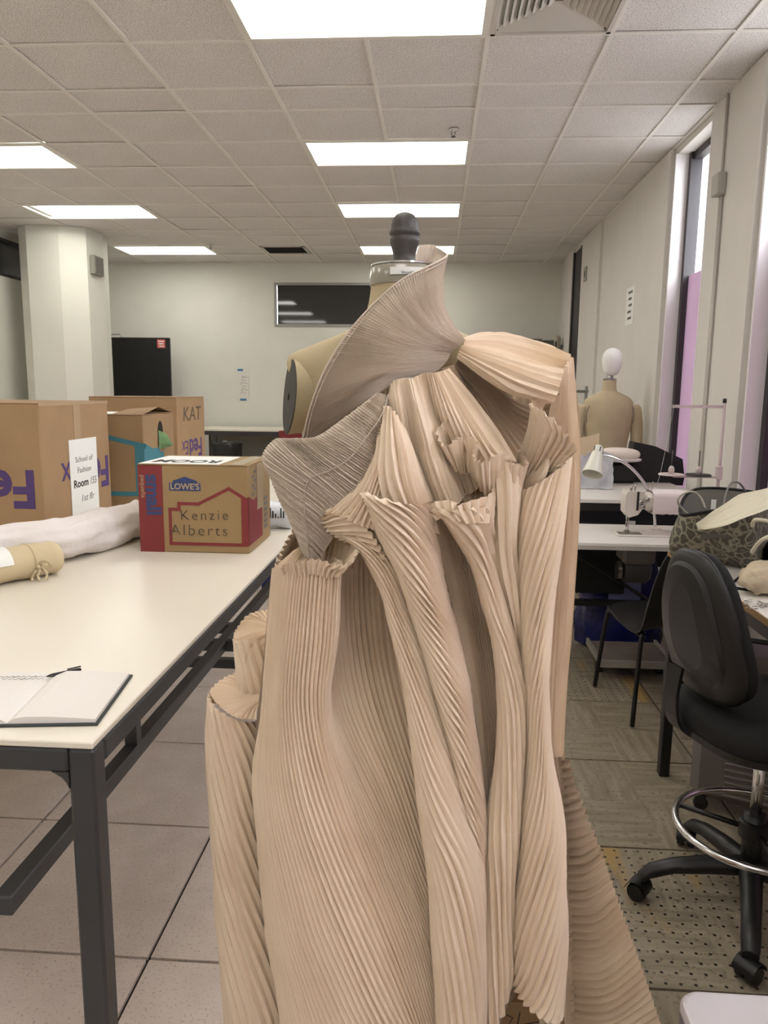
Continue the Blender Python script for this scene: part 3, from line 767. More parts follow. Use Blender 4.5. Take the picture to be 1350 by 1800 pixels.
# ------------------------------------------------------------------ back of the room
t = thing('display_screen', 'black upright screen with a small red sticker beside the pillar', 'screen', (-4.05, 10.35, 0))
Ms = frame((-4.08, 10.35, 0), (1, 0, 0), (0, 1, 0))
MB().box(-4.53, -3.63, 10.32, 10.37, 1.0, 2.17, bev=.008).build('panel', mat('screen_black', srgb(26, 27, 28), .25), t)
MB().box(-4.56, -4.53, 10.33, 10.40, 1.0, 2.15).build('side_rail', mat('rail_grey', srgb(160, 160, 160), .4), t)
MB().box(-4.66, -4.555, 10.36, 10.42, 2.0, 2.15).build('bracket_plate', MATS['rail_grey'], t)
MB().tube([(-4.66, 10.36, 2.15), (-4.66, 10.36, 2.21), (-4.33, 10.36, 2.215), (-4.30, 10.36, 2.165)], .012, 6).build('carry_handle', MATS['rail_grey'], t)
st = MB().box(-3.80, -3.69, 10.314, 10.32, 2.03, 2.145).build('sticker', mat('sticker_red', srgb(196, 92, 88), .6), t)
for k in range(3):
    MB().box(-3.785+.006*k, -3.705-.008*(k % 2), 10.3132, 10.314, 2.112-.032*k, 2.126-.032*k).build('printed_line', m_paper, st)
for x in (-4.3, -3.85):
    MB().box(x-.03, x+.03, 10.37, 10.42, .04, 1.9).build('post', m_steel, t)
    MB().box(x-.03, x+.03, 10.12, 10.65, 0, .045).build('foot', m_steel, t)
t = thing('taped_sketch', 'pale sketch sheet held with blue tape on the back wall', 'sketch', (-2.8, YB, 1.3))
MB().box(-2.905, -2.685, YB-.003, YB-.001, 1.33, 1.80).build('paper', mat('sketch_paper', srgb(214, 212, 204), .8), t)
m_bt = mat('blue_tape', srgb(64, 116, 160), .6)
MB().box(-2.86, -2.78, YB-.005, YB-.003, 1.745, 1.775, frame((0, 0, 0), (1, 0, .0), (0, 1, 0))).build('tape', m_bt, t)
MB().box(-2.83, -2.74, YB-.005, YB-.003, 1.325, 1.352).build('tape', m_bt, t)
m_pink = mat('pencil_pink', srgb(186, 172, 172), .8)
for k in range(6):
    z = 1.42+.045*k
    MB().tube([(-2.83+.02*(k % 3), YB-.0045, z), (-2.79, YB-.0045, z+.03), (-2.74+.02*(k % 2), YB-.0045, z+.01)], .004, 4).build('pencil_line', m_pink, t)
MB().box(-2.81, -2.70, YB-.0045, YB-.003, 1.655, 1.662).box(-2.70, -2.694, YB-.0045, YB-.003, 1.37, 1.66).build('pencil_line', m_pink, t)
# far work table with grey modesty panel
t = thing('work_table', 'far white-topped work table with grey panel against the back wall', 'table', (-2.5, 10.45, 0))
MB().box(-3.27, -1.2, 10.1, 10.85, .925, .955, bev=.003).build('tabletop', m_top, t)
MB().box(-3.27, -1.2, 10.11, 10.15, .87, .925).build('apron_rail', m_black, t)
MB().box(-3.18, -1.25, 10.62, 10.64, .1, .92).build('back_panel', mat('panel_grey', srgb(120, 118, 110), .7), t)
for x in (-3.24, -2.98, -1.25):
    for y in (10.14, 10.8):
        MB().box(x-.02, x+.02, y-.02, y+.02, 0, .925).build('leg', m_black, t)
m_bag = mat('black_plastic', srgb(22, 22, 24), .35, .2, 30, .3, 40)
t = thing('waste_bin', 'black waste bin with liner under the far table', 'bin', (-2.62, 9.55, 0))
MB().lathe([(.13, 0), (.135, .02), (.175, .80), (.18, .80), (.17, .78), (.13, .05)], (-2.66, 9.55, 0), 20).build('bin_body', m_bag, t, True, angle=50)
rows = []
for k, (r_, z) in enumerate(((.172, .76), (.19, .82), (.196, .80), (.192, .70), (.196, .62))):
    rows.append([(-2.66+(r_+.008*math.sin(a*5+k))*math.cos(a*2*PI/24), 9.55+(r_+.008*math.sin(a*5+k))*math.sin(a*2*PI/24), z+.012*math.sin(a*1.9)) for a in range(24)])
MB().grid(rows, True).build('liner', m_bag, t, True)
t = thing('red_carton', 'small dark red box on a thin black stand beside the far table', 'box', (-2.0, 10.2, .955))
MB().box(-2.06, -1.75, 9.95, 10.09, .80, .93).build('body', mat('box_maroon', srgb(120, 36, 38), .6), t)
MB().box(-2.065, -1.745, 9.945, 10.095, .89, .945, bev=.004).build('lid', MATS['box_maroon'], t)
for x in (-2.0, -1.8):
    MB().box(x-.01, x+.01, 10.0, 10.02, 0, .8).build('stand_leg', m_black, t)
MB().box(-2.06, -1.75, 9.95, 10.09, .785, .80).build('stand_shelf', m_black, t)
# blue storage tote under the table end
t = thing('storage_tote', 'dark blue storage tote beyond the end of the cutting table', 'bin', (-1.0, 5.6, 0))
MB().prism([(-1.25, 5.35), (-.80, 5.35), (-.78, 5.9), (-1.27, 5.9)], 0, .46).build('tub', mat('tote_blue', srgb(38, 46, 110), .4), t)
MB().box(-1.29, -.76, 5.32, 5.93, .46, .5, bev=.008).build('lid', MATS['tote_blue'], t)
for x in (-1.15, -.9):
    MB().box(x-.04, x+.04, 5.31, 5.33, .40, .49).build('latch', m_ink2, t)


# ------------------------------------------------------------------ right side
m_wtop = mat('laminate_white', srgb(226, 222, 216), .35, .01, 2)
m_machine = mat('machine_enamel', srgb(222, 214, 206), .3)
m_rod = mat('steel_rod', srgb(170, 166, 162), .25, metal=.9)
m_pvc = mat('stand_beige', srgb(206, 192, 190), .4)
m_blackp = mat('black_moulded', srgb(19, 19, 20), .42, .05, 40)
m_blackf = mat('black_fabric', srgb(12, 12, 13), .85, .1, 200)

# ---- sewing machine table
t = thing('sewing_table', 'white sewing machine table with ruler strip on its front edge', 'table', (1.2, 4.1, 0))
MB().box(.50, 1.66, 3.80, 4.36, .712, .75, bev=.004).build('tabletop', m_wtop, t)
rl = MB().box(.50, 1.66, 3.796, 3.80, .716, .735).build('ruler_strip', mat('ruler', srgb(190, 186, 180), .5), t)
for k in range(90):
    x = .52+k*.0125
    MB().box(x, x+.0018, 3.7955, 3.796, .726 if k % 5 else .720, .735).build('ruler_mark', mat('ruler_tick', srgb(140, 136, 130), .6), rl)
for x in (.62, 1.58):
    MB().box(x-.02, x+.02, 3.90, 3.94, .03, .712).build('leg', m_blackp, t)
    MB().box(x-.02, x+.02, 4.22, 4.26, .03, .712).build('leg', m_blackp, t)
    MB().box(x-.03, x+.03, 3.84, 4.34, 0, .04).build('foot', mat('foot_green_grey', srgb(120, 124, 112), .6), t)
MB().box(.62, 1.58, 4.22, 4.25, .30, .335).build('stretcher', m_blackp, t)
MB().tube([(.64, 4.2, .70), (1.25, 4.2, .33)], .012, 6).build('brace', m_blackp, t)
MB().box(.72, 1.10, 4.28, 4.30, .36, .70).build('back_panel', m_blackp, t)
tr_ = thing('foot_treadle', 'grey flat foot treadle on the floor under the sewing table', 'treadle', (1.07, 4.05, 0))
MB().box(.90, 1.26, 3.84, 4.20, .09, .105, bev=.006).build('plate', mat('treadle_grey', srgb(128, 118, 110), .6, .05, 40), tr_)
MB().box(.885, 1.275, 3.825, 3.845, .085, .12).box(.885, .90, 3.84, 4.2, .085, .12).box(1.26, 1.275, 3.84, 4.2, .085, .12).build('rim', mat('treadle_rim', srgb(150, 148, 140), .5), tr_)
for x in (.92, 1.24):
    MB().box(x-.015, x+.015, 3.98, 4.04, 0, .09).build('support', m_blackp, tr_)
mo = thing('machine_motor', 'dark grey clutch motor hanging under the sewing table', 'motor', (1.10, 4.08, .50))
MB().box(1.01, 1.18, 3.98, 4.16, .60, .712, bev=.015).build('mount', mat('motor_grey', srgb(110, 108, 104), .5), mo)
MB().lathe([(.03, 0), (.075, .005), (.08, .05), (.08, .12), (.06, .14), (.03, .15)], n=20, M=Matrix.Translation((1.03, 4.07, .56)) @ Matrix.Rotation(PI/2, 4, 'Y')).build('housing', mat('motor_dark', srgb(60, 60, 62), .4), mo, True, angle=40)
MB().lathe([(.01, 0), (.05, .0), (.05, .02), (.01, .02)], n=18, M=Matrix.Translation((1.0, 4.07, .55)) @ Matrix.Rotation(PI/2, 4, 'Y')).build('pulley', m_rod, mo, True, angle=40)
bb = thing('plastic_bag', 'shiny dark blue plastic bag on a low shelf under the sewing table', 'bag', (1.08, 4.5, .3))
rows = []
for i in range(14):
    z = .02+.60*i/13; row = []
    for k in range(28):
        a = 2*PI*k/28; r_ = (.20-.06*(i/13)**2)*(1+.18*noise.noise(Vector((math.cos(a)*2.2, math.sin(a)*2.2, z*7))))
        row.append((1.12+1.25*r_*math.cos(a), 4.44+.6*r_*math.sin(a), z))
    rows.append(row)
mb = MB().grid(rows, True); mb.add(rows[-1], [tuple(range(28))]); mb.add(rows[0], [tuple(range(28))])
mb.build('bag_body', mat('bag_blue', srgb(24, 32, 92), .18, .25, 12, .4, 30), bb, True)
MB().box(1.02, 1.2, 4.30, 4.305, .30, .42).build('printed_patch', mat('patch_grey', srgb(110, 120, 160), .4), bb)

# ---- sewing machine (needle at left, seen from the operator's side)
sm = thing('sewing_machine', 'white industrial sewing machine with a cloth wrapped around its arm', 'sewing machine', (1.2, 4.08, .75))
def xz(pts, y0, y1, name, m, parent, smooth=False):
    n = len(pts)
    return MB().add([(p[0], y0, p[1]) for p in pts]+[(p[0], y1, p[1]) for p in pts], [tuple(range(n)), tuple(range(n, 2*n))[::-1]]+[(i, n+i, n+(i+1) % n, (i+1) % n) for i in range(n)]).build(name, m, parent, smooth)
HX = 1.035
MB().box(HX-.06, HX+.50, 3.98, 4.16, .7502, .758, bev=.003).build('bed', m_machine, sm)
MB().box(HX-.05, HX+.07, 4.0, 4.07, .758, .7605).build('needle_plate', m_rod, sm)
xz([(HX-.022, .965), (HX-.01, .985), (HX+.075, .985), (HX+.08, .91), (HX+.045, .86), (HX, .845), (HX-.02, .87)], 4.02, 4.13, 'face_plate', m_machine, sm)
MB().box(HX+.07, HX+.36, 4.01, 4.14, .885, .975, bev=.02).build('arm', m_machine, sm)
MB().box(HX+.34, HX+.46, 4.0, 4.15, .758, .985, bev=.02).build('pillar', m_machine, sm)
MB().lathe([(.02, 0), (.062, .0), (.065, .02), (.055, .045), (.02, .05)], n=24, M=Matrix.Translation((HX+.46, 4.075, .935)) @ Matrix.Rotation(PI/2, 4, 'Y')).build('handwheel', m_machine, sm, True, angle=40)
rows = []
for i in range(12):
    x = HX+.115+.175*i/11; row = []
    for k in range(28):
        a = 2*PI*k/28; e_ = 5
        cx_ = math.copysign(abs(math.cos(a))**(2/e_), math.cos(a)); cz_ = math.copysign(abs(math.sin(a))**(2/e_), math.sin(a))
        r_ = 1+.05*noise.noise(Vector((x*30, a*2, 0)))+(.09*max(0, -math.sin(a))*abs(math.sin(i*1.3)))
        row.append((x, 4.075+.076*cx_*r_, .928+.060*cz_*r_))
    rows.append(row)
MB().grid(rows, True).build('cloth_wrap', mat('cloth_pinkish', srgb(232, 222, 222), .85), sm, True)
MB().tube([(HX+.002, 4.075, .85), (HX+.002, 4.075, .79)], .005, 8).tube([(HX+.002, 4.075, .79), (HX+.002, 4.075, .765)], .0015, 6).build('needle_bar', m_rod, sm, True)
MB().box(HX-.008, HX+.02, 4.06, 4.09, .763, .767).tube([(HX+.012, 4.075, .765), (HX+.012, 4.075, .85)], .003, 6).build('presser_foot', m_rod, sm)
MB().box(HX+.035, HX+.045, 4.015, 4.02, .885, .985).build('take_up_slot', m_ink, sm)
for dx, dz in ((.065, .905), (.085, .945), (.055, .93)):
    MB().lathe([(.004, 0), (.013, .0), (.013, .012), (.004, .016)], n=12, M=Matrix.Translation((HX+dx, 4.02, dz)) @ Matrix.Rotation(PI/2, 4, 'X')).build('tension_knob', m_rod, sm, True)
MB().tube([(HX+.01, 4.05, .985), (HX+.01, 4.05, 1.01)], .007, 8).tube([(HX+.03, 4.05, .985), (HX+.03, 4.05, 1.02)], .004, 8).build('thread_guide', m_rod, sm, True)
MB().tube([(HX+.12, 4.06, .975), (HX+.12, 4.06, 1.03), (HX+.124, 4.055, 1.035)], .0025, 6).build('thread_guide', m_rod, sm, True)

# ---- gooseneck lamp
lp = thing('task_lamp', 'small white gooseneck task lamp leaning over the sewing machine', 'lamp', (1.229,4.2,0.74))
a, b2 = Vector((0.901,4.22,1.207)), Vector((0.856,4.14,1.059))
dz = (b2-a).normalized()
xa = dz.orthogonal().normalized()
Ml = Matrix((xa, dz.cross(xa), dz)).transposed().to_4x4(); Ml.translation = a
L_ = (b2-a).length
MB().lathe([(.004, 0), (.018, .0), (.024, .01), (.027, .045), (.03, .05), (.055, L_*.95), (.058, L_), (.054, L_), (.028, .055)], n=24, M=Ml).build('shade', mat('lamp_white', srgb(220, 218, 206), .3), lp, True, angle=40)
for k in range(5):
    aa = k*2*PI/5
    MB().box(-.003, .003, .0255, .0285, .012, .04, Ml @ Matrix.Rotation(aa, 4, 'Z')).build('cooling_slot', m_ink2, lp)
MB().lathe([(.01, 0), (.022, .01), (.026, .03), (.018, .045), (.004, .05)], n=16, M=Ml @ Matrix.Translation((0, 0, .055))).build('bulb', m_machine, lp, True)
pts = curve([(0.915,4.2,1.159), (0.968,4.2,1.148), (1.046,4.2,1.115), (1.124,4.2,1.044), (1.185,4.2,0.951), (1.217,4.2,0.835), (1.23,4.2,0.73)], 26)
MB().tube(pts, .0085, 8).build('gooseneck', m_chrome, lp, True)
e_ = pts[-1]
MB().lathe([(.028, 0), (.03, .012), (.012, .018)], (e_.x, e_.y, .7502), 16).build('lamp_base', m_machine, lp, True, angle=40)
MB().tube([(e_.x, e_.y, .76), tuple(pts[-1])], .0085, 8).build('stem', m_chrome, lp, True)

# ---- thread stand
ts = thing('thread_stand', 'beige two-spool thread stand rising behind the sewing machine', 'thread stand', (1.63, 4.33, .75))
p0, p1 = Vector((1.593,4.33,0.838)), Vector((1.575,4.33,1.448)); px_ = p0.x
MB().tube([(px_, 4.33, .75), (px_, 4.33, p1.z)], .009, 10).build('pole', m_pvc, ts, True)
MB().lathe([(.011, 0), (.011, .02), (.004, .024)], (px_, 4.33, p1.z), 10).build('cap', m_ink, ts, True)
zz = p1.z-.022
ax0 = (1.313,4.3,1.43)
MB().box(ax0[0], px_, 4.325, 4.335, zz-.008, zz+.008).build('guide_arm', m_pvc, ts)
for f_ in (.02, .55, .95):
    xg = ax0[0]+(px_-ax0[0])*f_
    MB().tube([(xg, 4.318, zz+.004), (xg+.006, 4.318, zz), (xg, 4.318, zz-.005), (xg-.006, 4.318, zz)], .002, 6, closed=True).build('thread_eye', m_ink, ts)
bz = (1.589,4.33,1.038)[2]
MB().box((1.343,4.33,1.034)[0], px_, 4.318, 4.342, bz-.008, bz+.004, bev=.003).build('spool_arm', m_pvc, ts)
MB().box(px_-.016, px_+.014, 4.31, 4.35, bz-.015, bz+.06, bev=.004).build('clamp', m_pvc, ts)
for xx_, mm_ in (((1.332,4.3,1.069)[0], m_pvc), ((1.481,4.33,1.068)[0], mat('pad_black', srgb(46, 44, 44), .6))):
    pad = MB().lathe([(.01, 0), (.068, .0), (.07, .004), (.066, .009), (.015, .009)], (xx_, 4.33, bz+.004), 28).build('spool_pad', mm_, ts, True, angle=40)
    MB().tube([(xx_, 4.33, bz), (xx_, 4.33, bz+.145)], .003, 6).build('spool_pin', mat('pin_dark', srgb(80, 76, 76), .4, metal=.7), pad, True)
    MB().lathe([(.017, 0), (.016, .03), (.010, .042), (.004, .045)], (xx_, 4.33, bz+.012), 12).build('spool_cone', m_pvc, pad, True)
th = MB().tube(curve([(ax0[0]+.004, 4.318, zz), (1.277,4.28,1.19), (1.228,4.2,1.034), (1.174,4.1,0.965)], 14), .0007, 4).build('thread', m_paper, ts)

# ---- white table behind, with pads
t = thing('work_table', 'white work table behind the sewing machine along the window wall', 'table', (1.2, 5.1, 0))
MB().box(.45, 1.66, 4.50, 5.75, .85, .875, bev=.003).build('tabletop', m_wtop, t)
MB().box(.47, 1.64, 4.52, 4.55, .80, .85).build('apron_rail', m_blackp, t)
MB().box(.47, 1.64, 4.60, 4.62, .45, .80).build('modesty_panel', mat('panel_black', srgb(26, 28, 36), .5), t)
for x in (.5, 1.62):
    for y in (4.54, 5.7):
        MB().box(x-.02, x+.02, y-.02, y+.02, 0, .85).build('leg', m_blackp, t)
MB().box(1.165, 1.21, 4.545, 4.552, .64, .74).build('hanging_tag', m_paper, t)
def cushion(cx, cy, cz, rx, ry, rz, e=2.6, rot=0, n=28, m=14, wob=.05, seed=1.):
    rows = []
    for i in range(m+1):
        ph = -PI/2+PI*i/m
        row = []
        for k in range(n):
            a = 2*PI*k/n
            f_ = lambda v, q: math.copysign(abs(v)**(2/q), v)
            x = rx*f_(math.cos(ph), 2.2)*f_(math.cos(a), e); y = ry*f_(math.cos(ph), 2.2)*f_(math.sin(a), e); z = rz*f_(math.sin(ph), 2.2)
            w_ = 1+wob*noise.noise(Vector((x*8+seed, y*8, z*8)))
            x, y = x*w_*math.cos(rot)-y*w_*math.sin(rot), x*w_*math.sin(rot)+y*w_*math.cos(rot)
            row.append((cx+x, cy+y, cz+z*w_))
        rows.append(row)
    return MB().grid(rows, True)
t = thing('pressing_pad', 'white rounded pressing pad lying on black block near the mannequin', 'pad', (1.27, 5.5, .93))
cushion(1.27, 5.30, 1.08, .14, .09, .045, rot=-.3).build('cover', mat('pad_white', srgb(226, 214, 206), .8), t, True)
cushion(1.26, 5.30, 1.045, .16, .09, .022, rot=-.3).build('board', mat('board_white', srgb(214, 206, 204), .6), t, True)
t = thing('black_slab', 'black padded slab standing on the white table by the window', 'padded slab', (1.45, 5.35, .9))
bp_ = [(1.395,5.45,1.158), (1.546,5.45,1.128), (1.733,5.45,1.043), (1.754,5.45,0.914), (1.746,5.45,0.857), (1.365,5.45,0.866)]
xz([(p[0], p[2]) for p in bp_], 5.40, 5.54, 'slab', mat('bolster_black', srgb(20, 20, 25), .55, .1, 30), t)
MB().box(1.08, 1.40, 5.30, 5.39, .876, 1.02, bev=.02).build('base_block', MATS['bolster_black'], t)
t = thing('plastic_sleeve', 'crumpled clear grey plastic sleeve with beige card beside the task lamp', 'plastic bag', (1.0, 5.0, .875))
rows = []
for i in range(10):
    row = []
    for k in range(14):
        u, v_ = k/13, i/9
        x = .86+.30*u+.03*v_; z = .88+.30*v_*(1-.3*u); y = 4.95+.15*v_+.05*noise.noise(Vector((u*5, v_*5, 2.2)))
        row.append((x, y, z))
    rows.append(row)
MB().grid(rows).build('sleeve', mat('plastic_grey', srgb(186, 188, 194), .25), t, True)
MB().add([(0.949,5.06,1.2), (1.08,5.06,1.231), (1.078,5.06,1.127), (0.956,5.06,1.065), (0.95,5.065,1.199), (1.081,5.065,1.231), (1.079,5.065,1.126), (0.957,5.065,1.064)], [(0, 1, 2, 3), (7, 6, 5, 4), (0, 4, 5, 1), (1, 5, 6, 2), (2, 6, 7, 3), (3, 7, 4, 0)]).build('card', mat('card_beige', srgb(206, 186, 156), .7), t)

# ---- second dress form seen from behind, with white head
m_form = mat('form_linen', srgb(190, 174, 144), .85, .04, 12, .12, 500)
md = thing('tailor_mannequin', 'linen tailor mannequin with white egg-shaped head, standing by the right wall', 'mannequin', (1.44, 6.15, 0))
MX, MY = (1.368,6.15,1.452)[0], 6.15
SEC = [(.80, .165, .12), (.90, .175, .125), (1.0, .165, .115), (1.08, .160, .11), (1.18, .175, .118), (1.28, .19, .12), (1.36, .198, .115), (1.42, .192, .10), (1.455, .165, .085), (1.48, .12, .07), (1.50, .075, .062), (1.52, .056, .056), (1.60, .05, .05)]
def loft(sec, cx, cy, n=32):
    rows = []
    m = 40
    P = [Vector(q) for q in sec]
    for i in range(m+1):
        z, w_, d_ = catmull(P, i/m)
        rows.append([(cx+w_*math.cos(2*PI*k/n), cy+d_*math.sin(2*PI*k/n), z) for k in range(n)])
    mb = MB().grid(rows, True); mb.add(rows[0], [tuple(range(n))[::-1]]); mb.add(rows[-1], [tuple(range(n))]); return mb
loft(SEC, MX, MY).build('torso', m_form, md, True)
for sgn in (-1, 1):
    MB().tube(curve([(MX+sgn*.20, MY, 1.40), (MX+sgn*.225, MY-.005, 1.25), (MX+sgn*.232, MY-.01, 1.10), (MX+sgn*.225, MY-.01, .95)], 14), [.035, .05, .052, .05, .049, .048, .047, .046, .045, .044, .043, .042, .04, .03], 14).build('arm', m_form, md, True)
    MB().tube(curve([(MX+sgn*.165, MY-.09, 1.39), (MX+sgn*.18, MY-.085, 1.34), (MX+sgn*.178, MY-.085, 1.26)], 8), .0035, 5).build('arm_seam', m_ink2, md)
MB().lathe([(.052, 0), (.053, .012), (.03, .02), (.022, .05)], (MX, MY, 1.59), 18).build('neck_cap', m_rod, md, True, angle=40)
MB().lathe([(.0, 0), (.04, .008), (.062, .04), (.076, .09), (.08, .13), (.072, .17), (.05, .20), (.02, .215), (0, .217)], (MX+.01, MY, 1.625), 24).build('head', mat('head_white', srgb(236, 234, 232), .5), md, True)
MB().tube([(MX, MY, .03), (MX, MY, .85)], .018, 10).build('pole', m_steel, md, True)
for k in range(4):
    a = k*PI/2+.4
    MB().tube([(MX, MY, .08), (MX+.26*math.cos(a), MY+.26*math.sin(a), .03)], .014, 8).build('base_leg', m_steel, md, True)
# garment rack between
gr = thing('garment_rack', 'grey metal garment rack end behind the dress, near the mannequin', 'rack', (1.35, 7.6, 0))
q = Vector((1.49,7.6,1.504))
MB().tube([(q.x-1.1, 7.6, q.z), (q.x, 7.6, q.z)], .014, 8).build('hanging_rail', m_alu, gr, True)
for x in (q.x-1.08, q.x-.02):
    MB().tube([(x, 7.6, .06), (x, 7.6, q.z+.05)], .016, 8).build('upright', m_alu, gr, True)
    MB().tube([(x, 7.35, .05), (x, 7.85, .05)], .014, 8).build('foot', m_alu, gr, True)
# far shelving with boxes at the back right
sh = thing('wire_shelving', 'black wire shelving with bins against the back wall, right of the form', 'shelving', (1.0, 10.65, 0))
for z in (.15, .75, 1.4, 2.05):
    MB().box(.35, 1.62, 10.5, 10.88, z-.015, z+.01).build('shelf', m_black, sh)
for x in (.37, 1.6):
    for y in (10.52, 10.86):
        MB().tube([(x, y, 0), (x, y, 2.16)], .012, 6).build('post', m_black, sh)
MB().box(.35, 1.3, 10.49, 10.505, 2.11, 2.15).build('top_rail', m_black, sh)
for k, (x0, x1, h_, cc) in enumerate(((1.28, 1.42, .12, (128, 128, 118)), (1.44, 1.58, .10, (104, 104, 96)), (.5, .95, .3, (150, 140, 120)))):
    z0 = 2.061 if k < 2 else 1.411
    s = thing('storage_box', ('grey storage box on the top shelf, left of its neighbour', 'darker grey storage box on the top shelf by the right wall', 'beige storage box on the middle shelf behind the dress')[k], 'box', ((x0+x1)/2, 10.7, z0), 'boxes on the far wire shelving')
    MB().box(x0, x1, 10.56, 10.84, z0, z0+h_, bev=.008).build('body', mat('bin_%d' % k, srgb(*cc), .6), s)
    MB().box(x0-.005, x1+.005, 10.555, 10.845, z0+h_, z0+h_+.02, bev=.004).build('lid', mat('bin_%d' % k, srgb(*cc), .6), s)

# ---- near right work table
NX, NY0, NY1, NZ = .912, 1.0, 2.93, .90
t = thing('work_table', 'white-topped work table with chipped brown edge and black steel frame at right', 'table', (1.32, 2.0, 0))
MB().box(NX, 1.685, NY0, NY1, NZ-.022, NZ, bev=.0015).build('tabletop', m_wtop, t)
MB().box(NX-.003, NX, NY0, NY1, NZ-.022, NZ-.003).box(NX, 1.685, NY1, NY1+.003, NZ-.022, NZ-.003).build('edge_band', mat('edge_particle', srgb(150, 118, 80), .8, .2, 120), t)
for x in (NX+.022, 1.66):
    for y in (NY0+.03, NY1-.06):
        MB().box(x-.02, x+.02, y-.02, y+.02, 0, NZ-.022, bev=.004).build('leg', m_blackp, t)
    MB().box(x-.018, x+.018, NY0+.05, NY1-.08, NZ-.062, NZ-.022).build('apron_rail', m_blackp, t)
for y in (NY0+.03, NY1-.06):
    MB().box(NX+.04, 1.64, y-.018, y+.018, NZ-.062, NZ-.022).build('apron_rail', m_blackp, t)
MB().box(NX+.04, 1.64, NY1-.075, NY1-.045, .34, .365).build('stretcher', m_blackp, t)

# ---- patterned tote on that table
def leopard():
    m = bpy.data.materials.new('leopard_grey'); m.use_nodes = True; nt = m.node_tree; b = nt.nodes['Principled BSDF']; b.inputs['Roughness'].default_value = .75
    tc = _n(nt, 'ShaderNodeTexCoord'); nz = _n(nt, 'ShaderNodeTexNoise'); nz.inputs['Scale'].default_value = 14
    nt.links.new(tc.outputs['Object'], nz.inputs['Vector'])
    mx = _n(nt, 'ShaderNodeMix'); mx.data_type = 'VECTOR'; mx.inputs['Factor'].default_value = .06
    nt.links.new(tc.outputs['Object'], mx.inputs['A']); nt.links.new(nz.outputs['Color'], mx.inputs['B'])
    vo = _n(nt, 'ShaderNodeTexVoronoi', feature='DISTANCE_TO_EDGE'); vo.inputs['Scale'].default_value = 30
    nt.links.new(mx.outputs['Result'], vo.inputs['Vector'])
    rp = _n(nt, 'ShaderNodeValToRGB'); els = rp.color_ramp.elements
    els[0].position = .02; els[0].color = (*srgb(150, 146, 128), 1); els[1].position = .14; els[1].color = (*srgb(80, 77, 68), 1)
    e = els.new(.30); e.color = (*srgb(84, 81, 72), 1); e = els.new(.46); e.color = (*srgb(116, 112, 98), 1)
    nt.links.new(vo.outputs['Distance'], rp.inputs['Fac']); nt.links.new(rp.outputs['Color'], b.inputs['Base Color'])
    return m
m_leo = leopard()
tb = thing('tote_bag', 'grey leopard-print tote bag with thin handles on the near right table', 'bag', (1.013,2.759,0.9))
# footprint follows the table, top gapes towards the left
bot = [(0.894,2.863,0.902), (1.017,2.705,0.902), (1.096,2.626,0.902), (1.198,2.771,0.902), (1.485,3.435,0.902), (1.371,3.493,0.902)]
top = [(0.873,2.7,1.074), (0.932,2.55,1.11), (1.011,2.47,1.128), (1.088,2.6,1.134), (1.177,2.82,1.139), (0.985,2.9,1.137)]
def ring_curve(P, n):
    P = [Vector(p) for p in P]; m = len(P); out = []
    for i in range(n):
        t_ = i/n*m; k = int(t_); f_ = t_-k
        p0, p1, p2, p3 = P[(k-1) % m], P[k], P[(k+1) % m], P[(k+2) % m]
        out.append(.5*((2*p1)+(p2-p0)*f_+(2*p0-5*p1+4*p2-p3)*f_*f_+(3*p1-p0-3*p2+p3)*f_**3))
    return out
rb, rt = ring_curve(bot, 48), ring_curve(top, 48)
rows = []
for i in range(15):
    v_ = i/14; row = []
    for k in range(48):
        p = rb[k].lerp(rt[k], v_)
        c_ = sum(rb, Vector())/48
        out_ = Vector((p.x-c_.x, p.y-c_.y, 0)); out_ = out_/(out_.length+1e-6)
        p = p+out_*(.022*math.sin(PI*v_)+.012*noise.noise(Vector((p.x*9, p.y*9, p.z*9))))
        p.z = max(p.z, .9025)
        row.append(p)
    rows.append(row)
mb = MB().grid(rows, True); mb.add(rows[0], [tuple(range(48))[::-1]])
mb.build('bag_body', m_leo, tb, True)
inner = [[p+Vector((0, 0, .004)) for p in rows[-1]], [p+(sum(rows[-1], Vector())/48-p)*.12+Vector((0, 0, -.02)) for p in rows[-1]], [p+(sum(rows[-1], Vector())/48-p)*.35+Vector((0, 0, -.10)) for p in rows[-1]]]
mb = MB().grid(inner, True); mb.add(inner[-1], [tuple(range(48))]); mb.build('lining', mat('lining_grey', srgb(92, 90, 84), .8, .1, 12), tb, True)
MB().tube([p+Vector((0, 0, .004)) for p in rows[-1]], .006, 6, closed=True).build('rim', m_blackf, tb, True)
MB().tube(curve([(0.895,2.66,1.075), (0.843,2.64,1.123), (0.846,2.62,1.156), (0.883,2.62,1.168), (0.911,2.62,1.147), (0.921,2.6,1.115)], 18), .0035, 6).build('handle', mat('cord_pale', srgb(170, 166, 154), .6), tb, True)
MB().tube(curve([(0.981,2.6,1.119), (1.004,2.65,1.159), (1.037,2.7,1.189), (1.068,2.72,1.191), (1.101,2.75,1.168), (1.126,2.78,1.135)], 18), .0035, 6).build('handle', mat('cord_grey', srgb(120, 116, 112), .5), tb, True)
MB().box(-.008, .008, -.002, .002, -.018, .018, Matrix.Translation((0.991,2.72,1.11))).build('zip_pull', m_paper, tb)
